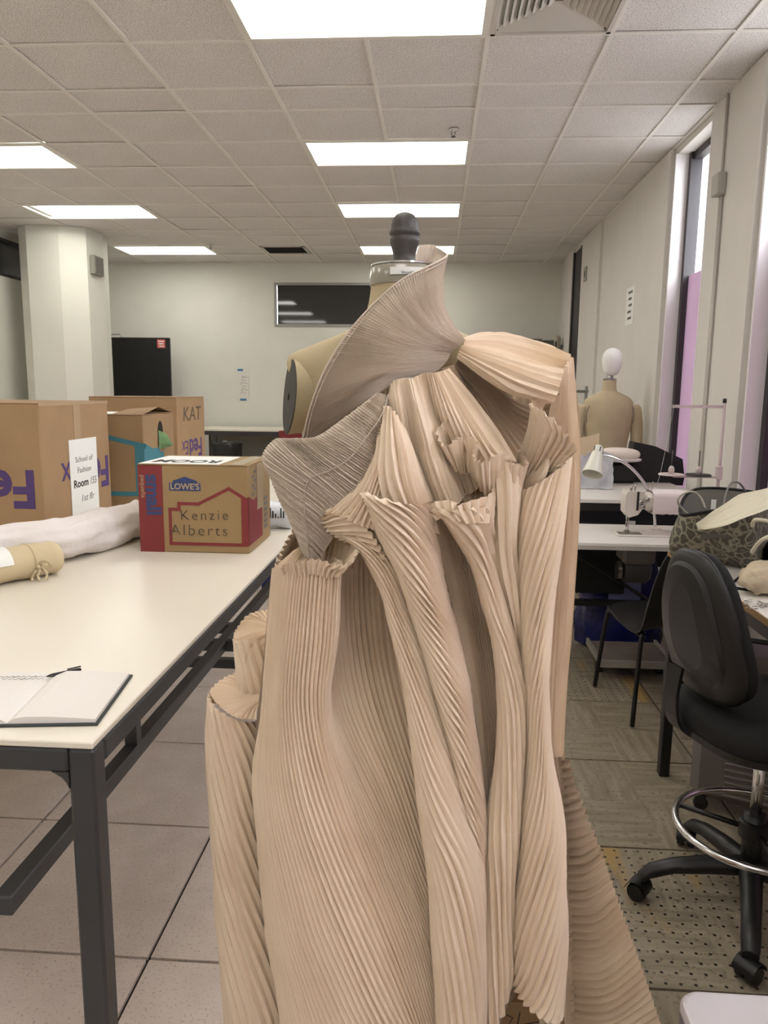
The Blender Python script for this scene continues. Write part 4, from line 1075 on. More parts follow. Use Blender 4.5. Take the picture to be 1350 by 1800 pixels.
# ---- pleated white cloth thrown over the bag, black garment, beige pouch, folded cream stack, chain
def ribbon(A, B, n, m, amp, freq, seed, sag=0.):
    A = curve(A, n); B = curve(B, n); rows = []
    for j in range(m):
        v_ = j/(m-1); row = []
        for i in range(n):
            p = A[i].lerp(B[i], v_)
            nn = amp*(2*abs(((freq*v_+.15*math.sin(i*.25+seed)+.06*i/n) % 1)-.5)*2-1+.5*noise.noise(Vector((i*.12+seed, v_*6, 0))))
            p = p+Vector((-.3*nn, -.6*nn, nn-sag*math.sin(PI*v_)))
            row.append(p)
        rows.append(row)
    return MB().grid(rows)
t = thing('white_cloth', 'pleated off-white cloth thrown across the leopard-print bag', 'cloth', (0.995,2.5,1.119))
ribbon([(0.833,2.42,1.092), (0.926,2.5,1.127), (1.015,2.56,1.164), (1.104,2.56,1.192), (1.229,2.56,1.219)], [(0.835,2.4,1.074), (0.872,2.36,1.086), (0.934,2.34,1.116), (1.015,2.34,1.154), (1.128,2.34,1.191)], 40, 73, .0055, 6, 1.2).build('pleated_panel', mat('cloth_offwhite', srgb(216, 210, 190), .85, .02, 20), t, True)
t = thing('folded_cloth', 'stack of folded cream cloth at the right edge above the bag', 'cloth', (1.966,4.4,0.9))
for k in range(4):
    zb = .902+.062*k
    cushion(1.52+.004*k, 2.86-.008*k, zb+.036, .17, .075, .036, 5, .05*k, 32, 10, .06, k*3.).build('fold', MATS['cloth_offwhite'], t, True)
G0 = Vector((1.198,2.647,0.93))
t = thing('black_garment', 'crumpled black garment with cream straps beside the leopard-print bag', 'garment', (1.204,2.647,0.9))
rows = []
for i in range(20):
    row = []
    for k in range(20):
        u, v_ = i/19, k/19
        x = G0.x-.03+.26*u; y = G0.y-.08+.19*v_+.03*u
        z = .905+max(0, .20*math.sin(PI*min(1, u*1.4+.1))*math.sin(PI*v_)**.7*(1+.5*noise.noise(Vector((x*12, y*12, 3)))))
        row.append((x, y, z))
    rows.append(row)
MB().grid(rows).build('cloth', m_blackf, t, True)
for A in ([(0.935,2.25,1.116), (0.927,2.22,1.138), (0.938,2.2,1.143), (0.973,2.2,1.137)], [(0.894,2.14,1.059), (0.898,2.12,1.086), (0.91,2.1,1.109), (0.947,2.1,1.123)]):
    MB().tube(curve(A, 14), .0055, 6).build('strap', mat('strap_cream', srgb(206, 198, 176), .7), t, True)
t = thing('beige_pouch', 'crumpled beige pouch with black zip edge at the right edge', 'pouch', (1.029,2.361,0.9))
P0 = (1.022,2.307,0.955)
mb = cushion(P0[0], P0[1], .955, .085, .06, .052, 2.4, .2, 36, 18, .35, 4.4); mb.v = [tuple(Vector(p)+(Vector(p)-Vector((P0[0], P0[1], .955)))*(.22*noise.noise(Vector(p)*38)+.12*noise.noise(Vector(p)*80))) for p in mb.v]
mb.v = [(p[0], p[1], max(p[2], .9035)) for p in mb.v]
mb.build('pouch_body', mat('pouch_beige', srgb(206, 190, 164), .8, .1, 14, .5, 60), t, True)
MB().tube(curve([(1.027,2.485,0.93), (0.99,2.442,0.915), (0.935,2.37,0.904), (0.965,2.332,0.904), (1.006,2.328,0.91), (1.048,2.33,0.925)], 24), .005, 6).build('zip_edge', m_blackf, t, True)
t = thing('metal_chain', 'small tangled metal chain on the near right table edge', 'chain', (0.939,2.162,0.9))
rnd = random.Random(5)
for k in range(46):
    a = k*.35
    p = Vector((0.928,2.157,0.903))+Vector((.032*math.sin(a*1.3)+.012*math.cos(a*3.1), .022*math.cos(a*1.7)+.03*math.sin(k*.11), .001+.002*(k % 3)))
    M2 = Matrix.Translation(p) @ Matrix.Rotation(rnd.uniform(0, PI), 4, 'Z') @ Matrix.Rotation(rnd.uniform(-.5, .5), 4, 'X')
    MB().tube([tuple(M2 @ Vector((.005*math.cos(q*PI/4), .003*math.sin(q*PI/4), 0))) for q in range(8)], .0009, 4, closed=True).build('link', m_rod, t)

# ---- black side chair in front of the sewing machine
ch = thing('side_chair', 'black moulded side chair with tubular legs pulled up to the sewing machine', 'chair', (1.09, 3.55, 0))
Mc = frame((1.115, 3.56, 0), (1, .15, 0), (-.15, 1, 0))     # local x right, y forward (towards the machine)
def sh_pt(u, v_):   # u -1..1 across, v along profile
    prof = curve([(.22, .452), (.18, .448), (.0, .430), (-.15, .432), (-.205, .47), (-.235, .56), (-.30, .72), (-.345, .84), (-.35, .85)], 27)
    return prof
def chair_shell():
    prof = [Vector((y, z, 0)) for y, z in [(.22, .435), (.20, .452), (.0, .432), (-.15, .436), (-.205, .475), (-.235, .56), (-.30, .72), (-.345, .835), (-.352, .85)]]
    wd = [.19, .205, .215, .215, .212, .21, .205, .18, .12]
    N = 30; rows_f, rows_b = [], []
    for i in range(N):
        p = catmull(prof, i/(N-1)); w_ = catmull([Vector((q, 0, 0)) for q in wd], i/(N-1)).x
        q = catmull(prof, min(1, i/(N-1)+.02))-catmull(prof, max(0, i/(N-1)-.02)); nrm = Vector((q.y, -q.x)).normalized()
        rf, rbk = [], []
        for k in range(13):
            u = -1+k/6; curl = .022*u*u*u*u
            rf.append(tuple(Mc @ Vector((u*w_, p.x-nrm.x*curl, p.y-nrm.y*curl+.004))))
            rbk.append(tuple(Mc @ Vector((u*w_, p.x-nrm.x*curl+nrm.x*.012, p.y-nrm.y*curl+nrm.y*.012))))
        rows_f.append(rf+rbk[::-1])
    mb = MB().grid(rows_f, True); n = len(rows_f[0])
    mb.add(rows_f[0], [tuple(range(n))]); mb.add(rows_f[-1], [tuple(range(n))]); return mb
chair_shell().build('seat_shell', m_blackp, ch, True, angle=50)
for sx_ in (-1, 1):
    for sy_, fy in ((1, .235), (-1, -.24)):
        MB().tube(curve([Mc @ Vector((sx_*.13, sy_*.02, .415)), Mc @ Vector((sx_*.185, fy*.75, .412)), Mc @ Vector((sx_*.205, fy*.86, .39)), Mc @ Vector((sx_*.235, fy, .01))], 14), .0115, 8).build('leg', mat('chair_tube', srgb(30, 30, 31), .3, metal=.4), ch, True)
    MB().tube([Mc @ Vector((sx_*.188, .17, .408)), Mc @ Vector((sx_*.188, -.17, .408))], .010, 8).build('side_rail', MATS['chair_tube'], ch, True)
# ---- ghost of another castor stool under the table at far left
st = thing('castor_stool', 'low black castor stool tucked behind the dress under the white work table', 'stool', (.74, 4.9, 0))
MB().lathe([(.02, 0), (.17, .0), (.185, .02), (.185, .05), (.16, .07), (.02, .075)], (.74, 4.9, .40), 26).build('seat', m_blackp, st, True, angle=50)
MB().tube([(.74, 4.9, .1), (.74, 4.9, .41)], .022, 10).build('column', m_chrome, st, True)
for k in range(5):
    a = k*2*PI/5+.3; e_ = Vector((.74+.22*math.cos(a), 4.9+.22*math.sin(a), .075))
    lg = MB().tube([(.74, 4.9, .12), e_], [.02, .014], 8).build('base_leg', m_blackp, st, True)
    MB().lathe([(.008, -.012), (.026, -.012), (.028, 0), (.026, .012), (.008, .012)], n=14, M=Matrix.Translation((e_.x, e_.y, .029)) @ Matrix.Rotation(PI/2, 4, 'X') ).build('castor', m_blackp, lg, True, angle=40)

# ---- drafting chair, nearest right
dc = thing('drafting_chair', 'black drafting chair with chrome foot ring at the near right table', 'chair', (.95, 2.09, 0))
CX, CY = .95, 2.09
fd = Vector((.95, .31, 0)).normalized(); pd = Vector((-fd.y, fd.x, 0))
def outline_ring(w_, h0, h1, n=40, e=2.7, taper=.22):
    zc, hh = (h0+h1)/2, (h1-h0)/2; out = []
    for k in range(n):
        a = 2*PI*k/n; f_ = lambda v, q: math.copysign(abs(v)**(2/q), v)
        zz_ = zc+hh*f_(math.sin(a), e); ww = w_*(1-taper*((zz_-zc)/hh))*f_(math.cos(a), e)
        out.append((ww, zz_))
    return out
def pad_mesh(w_, h0, h1, layers, back, curve_r=.9, lean=.10):
    # layers: list of (inset, offset along facing direction)
    rows = []
    for ins, off in layers:
        row = []
        for ww, zz_ in outline_ring(w_-ins, h0+ins, h1-ins):
            bend = ww*ww/curve_r*1.2
            base = Vector((CX, CY, 0))-fd*back+pd*.035
            tt = (zz_-h0)/(h1-h0)
            row.append(base+pd*ww+fd*(off+bend-lean*tt+.10*(tt-.35)**2)+Vector((0, 0, zz_)))
        rows.append(row)
    mb = MB().grid(rows, True); n = len(rows[0])
    mb.add(rows[0], [tuple(range(n))[::-1]]); mb.add(rows[-1], [tuple(range(n))]); return mb
BK = .20
shb = pad_mesh(.162, .655, 1.085, [(.11, -.012), (.06, -.014), (.02, -.008), (.004, .0), (0, .008), (.006, .016)], BK).build('back_shell', m_blackp, dc, True)
pad_mesh(.158, .66, 1.08, [(.008, .017), (0, .026), (.004, .045), (.02, .058), (.07, .066), (.12, .068)], BK).build('backrest_cushion', m_blackf, dc, True)
# raised oval plate on the back shell
pad_mesh(.122, .69, 1.05, [(.06, -.022), (.01, -.022), (0, -.014), (.0, -.006)], BK).build('shell_plate', mat('black_shell', srgb(26, 26, 27), .38), dc, True, angle=30)
# J-bar
base = Vector((CX, CY, 0))
jb = curve([base-fd*(BK+.04)+pd*.08+Vector((0, 0, .74)), base-fd*(BK+.05)+pd*.08+Vector((0, 0, .64)), base-fd*(BK+.03)+pd*.07+Vector((0, 0, .56)), base-fd*(BK-.06)+pd*.04+Vector((0, 0, .525)), base+Vector((0, 0, .52))], 20)
rows = []
for i, p in enumerate(jb):
    d_ = (jb[min(i+1, 19)]-jb[max(i-1, 0)]).normalized(); nn_ = d_.cross(pd).normalized()
    rows.append([p+pd*.028+nn_*.005, p-pd*.028+nn_*.005, p-pd*.028-nn_*.005, p+pd*.028-nn_*.005])
MB().grid(rows, True).build('back_bar', m_blackp, dc)
def seat_disc(layers, n=44):
    rows = []
    for ins, z in layers:
        row = []
        for k in range(n):
            a = 2*PI*k/n; f_ = lambda v, q: math.copysign(abs(v)**(2/q), v)
            u, v_ = (.235-ins)*f_(math.cos(a), 2.8), (.235-ins)*f_(math.sin(a), 2.8)
            row.append(base+fd*(u+.02)+pd*v_+Vector((0, 0, z-.012*(u/.235)**2)))
        rows.append(row)
    mb = MB().grid(rows, True); mb.add(rows[0], [tuple(range(n))[::-1]]); mb.add(rows[-1], [tuple(range(n))]); return mb
seat_disc([(.10, .535), (.03, .54), (.0, .555), (.0, .575)]).build('seat_shell', m_blackp, dc, True, angle=50)
seat_disc([(.002, .576), (-.004, .60), (.006, .63), (.03, .645), (.09, .652), (.16, .652)]).build('seat_cushion', m_blackf, dc, True)
MB().box(CX-.08, CX+.08, CY-.07, CY+.07, .50, .537, bev=.01).build('mechanism', m_blackp, dc)
MB().tube([base+Vector((0, 0, .10)), base+Vector((0, 0, .30))], .03, 16).build('column_sleeve', m_blackp, dc, True)
MB().tube([base+Vector((0, 0, .28)), base+Vector((0, 0, .51))], .016, 14).build('gas_column', m_chrome, dc, True)
ring = [base+Vector((.215*math.cos(2*PI*k/48), .215*math.sin(2*PI*k/48), .255)) for k in range(48)]
fr_ = MB().tube(ring, .0105, 10, closed=True).build('foot_ring', m_chrome, dc, True)
for k in range(3):
    a = k*2*PI/3+.5
    MB().tube([base+Vector((.03*math.cos(a), .03*math.sin(a), .25)), base+Vector((.21*math.cos(a), .21*math.sin(a), .255))], .008, 8).build('ring_spoke', m_blackp, fr_, True)
MB().lathe([(.034, 0), (.042, .005), (.042, .05), (.034, .055)], (CX, CY, .225), 18).build('ring_collar', m_blackp, dc, True, angle=40)
a0 = math.atan2(2.106-CY, .633-CX)
for k in range(5):
    a = a0+k*2*PI/5; dv = Vector((math.cos(a), math.sin(a), 0)); sd = Vector((-dv.y, dv.x, 0))
    prof = [(.02, .135, .034, .028), (.12, .128, .03, .026), (.22, .115, .026, .022), (.285, .092, .025, .022), (.312, .068, .022, .016)]
    rows = []
    for r_, z, w_, h_ in prof:
        c_ = base+dv*r_+Vector((0, 0, z))
        rows.append([c_+sd*(w_*math.cos(q*PI/6))+Vector((0, 0, h_*math.sin(q*PI/6))) for q in range(12)])
    mb = MB().grid(rows, True); mb.add(rows[0], [tuple(range(12))[::-1]]); mb.add(rows[-1], [tuple(range(12))])
    lg = mb.build('base_leg', m_blackp, dc, True)
    cc_ = base+dv*.312
    for q in (-1, 1):
        axis = (sd*math.cos(.6)+dv*math.sin(.6)).normalized()
        Mw = frame((cc_.x+axis.x*q*.016, cc_.y+axis.y*q*.016, .0285), axis.cross(Vector((0, 0, 1))), (0, 0, 1))
        MB().lathe([(.006, -.011), (.024, -.011), (.0275, -.006), (.028, .006), (.024, .011), (.006, .011)], n=20, M=Mw).build('castor_wheel', m_blackp, lg, True, angle=40)
    axis = (sd*math.cos(.6)+dv*math.sin(.6)).normalized()
    rows = []
    for q in range(9):
        th_ = PI*q/8; o_ = axis.cross(Vector((0, 0, 1)))*(.032*math.cos(th_))+Vector((0, 0, .03*math.sin(th_)+.033))
        rows.append([cc_+o_+axis*.03, cc_+o_*1.0-axis*.03])
    MB().grid(rows).build('castor_hood', m_blackp, lg, True)

# ---- suitcase under the table
su = thing('suitcase', 'grey ribbed hard-shell suitcase on wheels under the near right table', 'suitcase', (1.15, 2.55, 0))
m_suit = mat('suitcase_grey', srgb(104, 98, 94), .45, .04, 10)
Msu = frame((.945, 2.61, .055), (.92, -.40, 0), (.40, .92, 0))
MB().box(0, .42, 0, .24, 0, .55, Msu, bev=.03).build('shell', m_suit, su, True, angle=30)
for k in range(21):
    MB().box(.11, .36, -.004, .004, .03+.024*k, .041+.024*k, Msu, bev=.003).build('rib', m_suit, su)
MB().box(.385, .40, -.003, .243, .02, .53, Msu).build('zip_band', m_blackp, su)
for x in (.04, .38):
    for y in (.03, .21):
        c_ = Msu @ Vector((x, y, -.027))
        MB().lathe([(.006, -.010), (.024, -.010), (.027, 0), (.024, .010), (.006, .010)], n=16, M=frame(c_, (1, 0, 0), (0, 0, 1))).build('wheel', m_blackp, su, True, angle=40)
        MB().box(x-.018, x+.018, y-.018, y+.018, -.022, .012, Msu).build('wheel_mount', m_blackp, su)
MB().tube([Msu @ Vector((.12, .12, .55)), Msu @ Vector((.12, .12, .58)), Msu @ Vector((.30, .12, .58)), Msu @ Vector((.30, .12, .55))], .009, 8).build('carry_handle', m_blackp, su, True)

# ---- white-topped cabinet in the lower right corner
cb = thing('white_topped_cabinet', 'grey cabinet with smooth white rounded top in the lower right corner', 'cabinet', (.62, 1.05, 0))
def rrect(x0, x1, y0, y1, r_, n=7):
    out = []
    for cx_, cy_, s0 in ((x1-r_, y1-r_, 0), (x0+r_, y1-r_, 90), (x0+r_, y0+r_, 180), (x1-r_, y0+r_, 270)):
        out += [(cx_+r_*math.cos(R(s0+90*k/n)), cy_+r_*math.sin(R(s0+90*k/n))) for k in range(n+1)]
    return out
c0 = (0.431,1.146,0.52)
bx0, by1 = c0[0]-.012, c0[1]+.003
MB().prism(rrect(bx0, bx0+.42, by1-.40, by1, .035), .02, .50).build('body', mat('cabinet_grey', srgb(124, 120, 124), .5), cb)
rows = []
for ins, z in ((.006, .50), (.0, .503), (.0, .512), (.003, .518), (.008, .52)):
    rows.append([(x, y, z) for x, y in rrect(bx0+ins, bx0+.42-ins, by1-.40+ins, by1-ins, .035)])
mb = MB().grid(rows, True); n_ = len(rows[0]); mb.add(rows[-1], [tuple(range(n_))]); mb.build('lid', mat('lid_white', srgb(206, 200, 204), .35), cb, True, angle=40)
for x in (bx0+.05, bx0+.37):
    for y in (by1-.35, by1-.05):
        MB().lathe([(.012, 0), (.018, .0), (.018, .02), (.012, .02)], (x, y, 0), 12).build('foot', m_blackp, cb, True, angle=40)


# ------------------------------------------------------------------ dress form with pleated dress
AX, AY = -.058, 1.35
fm = thing('dress_form', 'linen dress form with dark turned wooden neck knob, wearing the pleated dress', 'dress form', (AX, AY, 0))
m_linen2 = mat('form_canvas', srgb(186, 170, 138), .85, .04, 14, .12, 600)
def zat(py): return py
FS = [(.80, .120, .030), (.95, .120, .030), (1.05, .105, .026), (1.15, .100, .028), (1.25, .122, .055), (1.36, .160, .085), (1.42, .180, .080), (1.48, .190, .070), (1.525, .202, .060), (1.548, .206, .052), (1.562, .195, .046), (1.580, .150, .044), (1.598, .105, .048), (1.615, .076, .054), (1.635, .064, .059), (1.67, .0575, .0575), (1.70, .0575, .0575)]
loft(FS, AX, AY, 40).build('torso', m_linen2, fm, True)
# neck cap with clear band, label
MB().lathe([(.059, 0), (.0595, .002), (.0595, .028), (.057, .031), (.02, .032)], (AX, AY, 1.676), 32).build('neck_band', mat('clear_band', srgb(150, 144, 130), .2, spec=.8), fm, True, angle=40)
MB().lathe([(.02, 0), (.0575, 0), (.0575, .003), (.02, .003)], (AX, AY, 1.708), 32).build('neck_plate', m_chrome, fm, True, angle=40)
rows = [[(AX+.0615*math.cos(a), AY+.0615*math.sin(a), z) for a in [R(250)+R(54)*k/10 for k in range(11)]] for z in (1.688, 1.700)]
lb = MB().grid(rows).build('name_label', m_paper, fm, True)
text('label_text', 'Wom02', .0062, frame((AX+.008, AY-.0618, 1.6905), (1, 0, 0), (0, 0, 1)), m_ink, lb, .0001)
KN = [(.018, 0), (.0235, .0), (.0245, .004), (.0225, .010), (.0205, .016), (.021, .024), (.0235, .034), (.0265, .044), (.0275, .050), (.0272, .054), (.0245, .057), (.0248, .060), (.0285, .063), (.0285, .068), (.0262, .072), (.0255, .075), (.0252, .082), (.0225, .093), (.0165, .101), (.008, .105), (0, .106)]
MB().lathe([(r_*.92, z*.84) for r_, z in KN], (AX, AY, 1.709), 32).build('neck_knob', mat('dark_wood', srgb(64, 60, 56), .5, .25, 18, stretch=(1, 1, .2)), fm, True, angle=60)
# arm plate on the left
Ma = frame((AX-.196, AY-.022, 1.486), (.42, -.9, 0), (.10, 0, 1))
ring = [(  .043*math.cos(2*PI*k/32), .066*math.sin(2*PI*k/32)*(1-.15*math.cos(2*PI*k/32))) for k in range(32)]
def plate(side):
    P = []
    for off, sc in ((-.05, .86), (0, 1.0), (-.006, .97), (-.006, .2)):
        P.append([tuple(Ma @ Vector((x*sc, y*sc, off))) for x, y in ring])
    return P
Pp = plate(0)
mb = MB().grid(Pp[:2], True); mb.build('arm_rim', m_linen2, fm, True)
mb = MB().grid([[tuple(Ma @ Vector((x*s_*.99, y*s_*.99, o_))) for x, y in ring] for o_, s_ in ((.0, 1), (.002, .97), (.003, .1))], True); mb.build('arm_plate', mat('plate_grey', srgb(70, 68, 61), .8), fm, True, angle=40)
MB().tube([(AX, AY, .06), (AX, AY, .82)], .018, 12).build('pole', m_steel, fm, True)
for k in range(4):
    a = k*PI/2+PI/4
    lg = MB().tube([(AX, AY, .12), (AX+.25*math.cos(a), AY+.25*math.sin(a), .06)], .014, 8).build('base_leg', m_steel, fm, True)
    MB().lathe([(.006, -.01), (.022, -.01), (.025, 0), (.022, .01), (.006, .01)], n=14, M=Matrix.Translation((AX+.25*math.cos(a), AY+.25*math.sin(a), .026)) @ Matrix.Rotation(PI/2, 4, 'X')).build('castor', m_blackp, lg, True, angle=40)

def muslin(name, ca, cb):
    m = mat(name, ca, .88, col2=cb, scale=7, sheen=.15)
    nt = m.node_tree; b = nt.nodes['Principled BSDF']
    tc = _n(nt, 'ShaderNodeTexCoord')
    n2 = _n(nt, 'ShaderNodeTexNoise'); n2.inputs['Scale'].default_value = 700; n2.inputs['Detail'].default_value = 2
    nt.links.new(tc.outputs['Object'], n2.inputs['Vector'])
    n3 = _n(nt, 'ShaderNodeTexNoise'); n3.inputs['Scale'].default_value = 45; n3.inputs['Detail'].default_value = 4
    nt.links.new(tc.outputs['Object'], n3.inputs['Vector'])
    ma = _n(nt, 'ShaderNodeMath', operation='MULTIPLY_ADD'); ma.inputs[1].default_value = 3.0
    nt.links.new(n3.outputs['Fac'], ma.inputs[0]); nt.links.new(n2.outputs['Fac'], ma.inputs[2])
    bp = _n(nt, 'ShaderNodeBump'); bp.inputs['Strength'].default_value = .25; bp.inputs['Distance'].default_value = .0012
    nt.links.new(ma.outputs[0], bp.inputs['Height']); nt.links.new(bp.outputs['Normal'], b.inputs['Normal'])
    return m
m_mus = muslin('muslin', srgb(228, 207, 183), srgb(235, 216, 193))
m_fine = muslin('muslin_fine', srgb(202, 187, 172), srgb(209, 195, 180))
dress = thing('pleated_dress', 'beige pleated muslin gown draped on the dress form in the foreground', 'dress', (AX, AY, 0))

PLEAT = 1.5
def tri(p):
    t_ = abs(2*(p-math.floor(p))-1)
    return (1-t_)**1.35
def smooth01(x):
    x = min(max(x, 0), 1); return x*x*(3-2*x)
def arc_uniform(S, N=72):
    cum = [0.]*(N+1)
    for v_ in (.02, .25, .5, .75, .98):
        pts = [S(i/N, v_) for i in range(N+1)]; L = [0.]
        for i in range(N): L.append(L[-1]+(pts[i+1]-pts[i]).length)
        for i in range(N+1): cum[i] += L[i]/L[-1]/5
    tab = []; i = 0; M_ = 240
    for k in range(M_+1):
        t_ = k/M_
        while i < N-1 and cum[i+1] < t_: i += 1
        tab.append(min(1, (i+(t_-cum[i])/max(1e-9, cum[i+1]-cum[i]))/N))
    def S2(u, v_):
        x = u*M_; k = min(int(x), M_-1); return S(tab[k]+(tab[k+1]-tab[k])*(x-k), v_)
    return S2
def pleat_sheet(S, name, npl, amp, nv, m, skew=0, skew0=0, sub=6, amp_fn=None, jit=.25, seed=0, wav=.0, crease=0, seams=()):
    """S(u,v) -> Vector. Knife pleats run along v (slanting by skew); folded geometry displaced along the normal."""
    S = arc_uniform(S)
    rnd = random.Random(seed+11)
    J = [1+rnd.uniform(-jit, jit) for _ in range(400)]
    K = [rnd.uniform(-.3, .3) for _ in range(400)]
    sk = lambda v_: skew0*v_+skew*smooth01(v_)*v_
    lo = min(sk(j/20) for j in range(21)); hi = max(sk(j/20) for j in range(21))
    p0, p1 = math.floor(lo), math.ceil(npl+hi)
    n = int((p1-p0)*sub); ps = [p0+i/sub for i in range(n+1)]
    rows = []
    for j in range(nv):
        v_ = j/(nv-1); s_v = sk(v_); row = []
        a_v = amp*(amp_fn(v_) if amp_fn else 1)
        va, vb = max(v_-.01, 0), min(v_+.01, 1)
        for p in ps:
            u = min(max((p-s_v)/npl, 0), 1); ph = npl*u+s_v
            q = S(u, v_)
            n_ = (S(min(u+.012, 1), v_)-S(max(u-.012, 0), v_)).cross(S(u, vb)-S(u, va))
            if n_.length < 1e-12: n_ = Vector((0, -1, 0))
            n_.normalize()
            w_ = wav*noise.noise(Vector((q.x*9+seed, q.y*9, q.z*6))) if wav else 0
            k = (int(math.floor(ph))+150) % 400
            cr = 0
            if crease:
                cr = crease*(noise.noise(Vector((ph*.45+seed, v_*34+K[k]*4, 1.7)))+.6*noise.noise(Vector((ph*1.1, v_*80, seed))))
            d = (tri(ph)-.4)*a_v*PLEAT*J[k]*(1+.35*noise.noise(Vector((ph*.7, v_*9, seed*1.3))))
            row.append(q+n_*(d+w_*.018+cr))
        rows.append(row)
    o = MB().grid(rows).build(name, m, dress, True, angle=30)
    for sv in seams:
        pts = []
        for k in range(90):
            u = .01+.98*k/89; q = S(u, sv)
            n_ = (S(min(u+.012, 1), sv)-S(max(u-.012, 0), sv)).cross(S(u, sv+.01)-S(u, sv-.01)).normalized()
            if n_.y > 0: n_ = -n_
            pts.append(q+n_*(amp*.55*(amp_fn(sv) if amp_fn else 1)+.0003))
        MB().tube(pts, .0007, 5).build('seam', m, o, True)
    return o
def sheet(guides, name, npl, amp, nv=40, m=None, lin=False, **k):
    G = [[Vector(p) for p in g] for g in guides]
    ng = len(G)
    cache = {}
    def S(u, v_):
        if v_ not in cache: cache[v_] = [catmull(g, v_) for g in G]
        return catmull(cache[v_], u)
    return pleat_sheet(S, name, npl, amp, nv, m or m_mus, **k)
def tube_fold(stations, name, npl, amp, nv=70, m=None, a0=-25, a1=205, **k):
    Ls = [Vector(s[0]) for s in stations]; Rs = [Vector(s[1]) for s in stations]; Bs = [Vector((s[2], 0, 0)) for s in stations]
    cache = {}
    def S(u, v_):
        if v_ not in cache: cache[v_] = (catmull(Ls, v_), catmull(Rs, v_), catmull(Bs, v_).x)
        L, Rr, B = cache[v_]; th = R(a1+(a0-a1)*u); mid = (L+Rr)/2; h = (Rr-L)/2
        return mid+h*math.cos(th)+Vector((0, -B*math.sin(th), 0))
    return pleat_sheet(S, name, npl, amp, nv, m or m_mus, **k)

# collar and diagonal wrap: very fine pleats from the outer edge into the gather at the shoulder
sheet([[(0.012,1.28,1.713),(0.009,1.26,1.677),(0.016,1.245,1.626),(0.046,1.24,1.579)],
       [(-0.016,1.245,1.694),(-0.011,1.225,1.655),(0.007,1.222,1.611),(0.04,1.232,1.574)],
       [(-0.057,1.23,1.671),(-0.041,1.21,1.636),(-0.01,1.205,1.597),(0.035,1.225,1.57)],
       [(-0.102,1.225,1.633),(-0.072,1.2,1.609),(-0.028,1.195,1.58),(0.03,1.22,1.564)],
       [(-0.141,1.225,1.588),(-0.099,1.195,1.576),(-0.045,1.185,1.563),(0.023,1.215,1.557)],
       [(-0.172,1.225,1.541),(-0.121,1.195,1.544),(-0.058,1.178,1.542),(0.016,1.208,1.544)],
       [(-0.194,1.225,1.494),(-0.143,1.193,1.509),(-0.073,1.17,1.526),(0.002,1.2,1.53)],
       [(-0.208,1.23,1.453),(-0.158,1.196,1.479),(-0.092,1.17,1.511),(-0.025,1.192,1.52)],
       [(-0.221,1.238,1.403),(-0.162,1.2,1.443),(-0.11,1.178,1.482),(-0.065,1.182,1.511)]],
      'collar_wrap', 100, .0030, 44, m_fine, seams=(.09,), amp_fn=lambda v: (.45+.55*smooth01(v*8))*(1-.75*smooth01(v*1.15)), wav=.25, seed=1, crease=.0005)
# inside of the standing collar behind the knob
sheet([[(-0.044,1.4,1.722),(-0.038,1.41,1.742),(-0.034,1.415,1.756)], [(-0.026,1.42,1.719),(-0.019,1.43,1.745),(-0.014,1.435,1.761)], [(-0.005,1.41,1.721),(0,1.42,1.741),(0.002,1.42,1.751)], [(0.008,1.36,1.717),(0.012,1.36,1.727),(0.014,1.355,1.731)], [(0.009,1.28,1.688),(0.012,1.28,1.704),(0.013,1.285,1.716)]], 'collar_back', 26, .0026, 14, m_fine, seed=2)
# hem roll along the collar edge
MB().tube(curve([(0.014,1.34,1.728), (0.012,1.28,1.713), (-0.016,1.243,1.693), (-0.057,1.227,1.67), (-0.101,1.222,1.632), (-0.141,1.222,1.588), (-0.172,1.222,1.541), (-0.193,1.222,1.494), (-0.207,1.228,1.453), (-0.22,1.236,1.403)], 60), .0014, 6).build('collar_hem', m_fine, dress, True)
# lower wrap: second finely pleated layer folding out to the left
sheet([[(-0.088,1.165,1.499),(-0.074,1.165,1.496),(-0.064,1.175,1.482)],
       [(-0.108,1.155,1.483),(-0.082,1.142,1.467),(-0.065,1.168,1.446)],
       [(-0.143,1.16,1.455),(-0.105,1.132,1.433),(-0.076,1.158,1.408)],
       [(-0.185,1.175,1.426),(-0.131,1.132,1.402),(-0.086,1.15,1.37)],
       [(-0.225,1.195,1.421),(-0.163,1.142,1.383),(-0.096,1.15,1.34)],
       [(-0.256,1.215,1.417),(-0.191,1.152,1.373),(-0.114,1.16,1.318)],
       [(-0.28,1.225,1.389),(-0.206,1.162,1.354),(-0.133,1.17,1.296)],
       [(-0.265,1.215,1.356),(-0.208,1.172,1.316),(-0.153,1.18,1.273)],
       [(-0.252,1.215,1.314),(-0.206,1.185,1.287),(-0.167,1.19,1.252)],
       [(-0.232,1.215,1.262),(-0.203,1.195,1.252),(-0.18,1.2,1.231)],
       [(-0.216,1.215,1.228),(-0.2,1.205,1.223),(-0.187,1.21,1.211)]],
      'bodice_wrap', 84, .0032, 40, m_fine, seams=(.55,), amp_fn=lambda v: .3+.7*smooth01(v*6), wav=.8, seed=3, jit=.5, crease=.0012)
# shadowed underside below the lower wrap
sheet([[(-0.211,1.25,1.419),(-0.226,1.25,1.343),(-0.232,1.25,1.265),(-0.217,1.25,1.211)], [(-0.134,1.24,1.467),(-0.153,1.24,1.374),(-0.172,1.24,1.278),(-0.182,1.24,1.199)], [(-0.068,1.22,1.505),(-0.086,1.23,1.395),(-0.105,1.24,1.299),(-0.134,1.25,1.198)]], 'bodice_lining', 14, .004, 20, m_mus, seed=4)
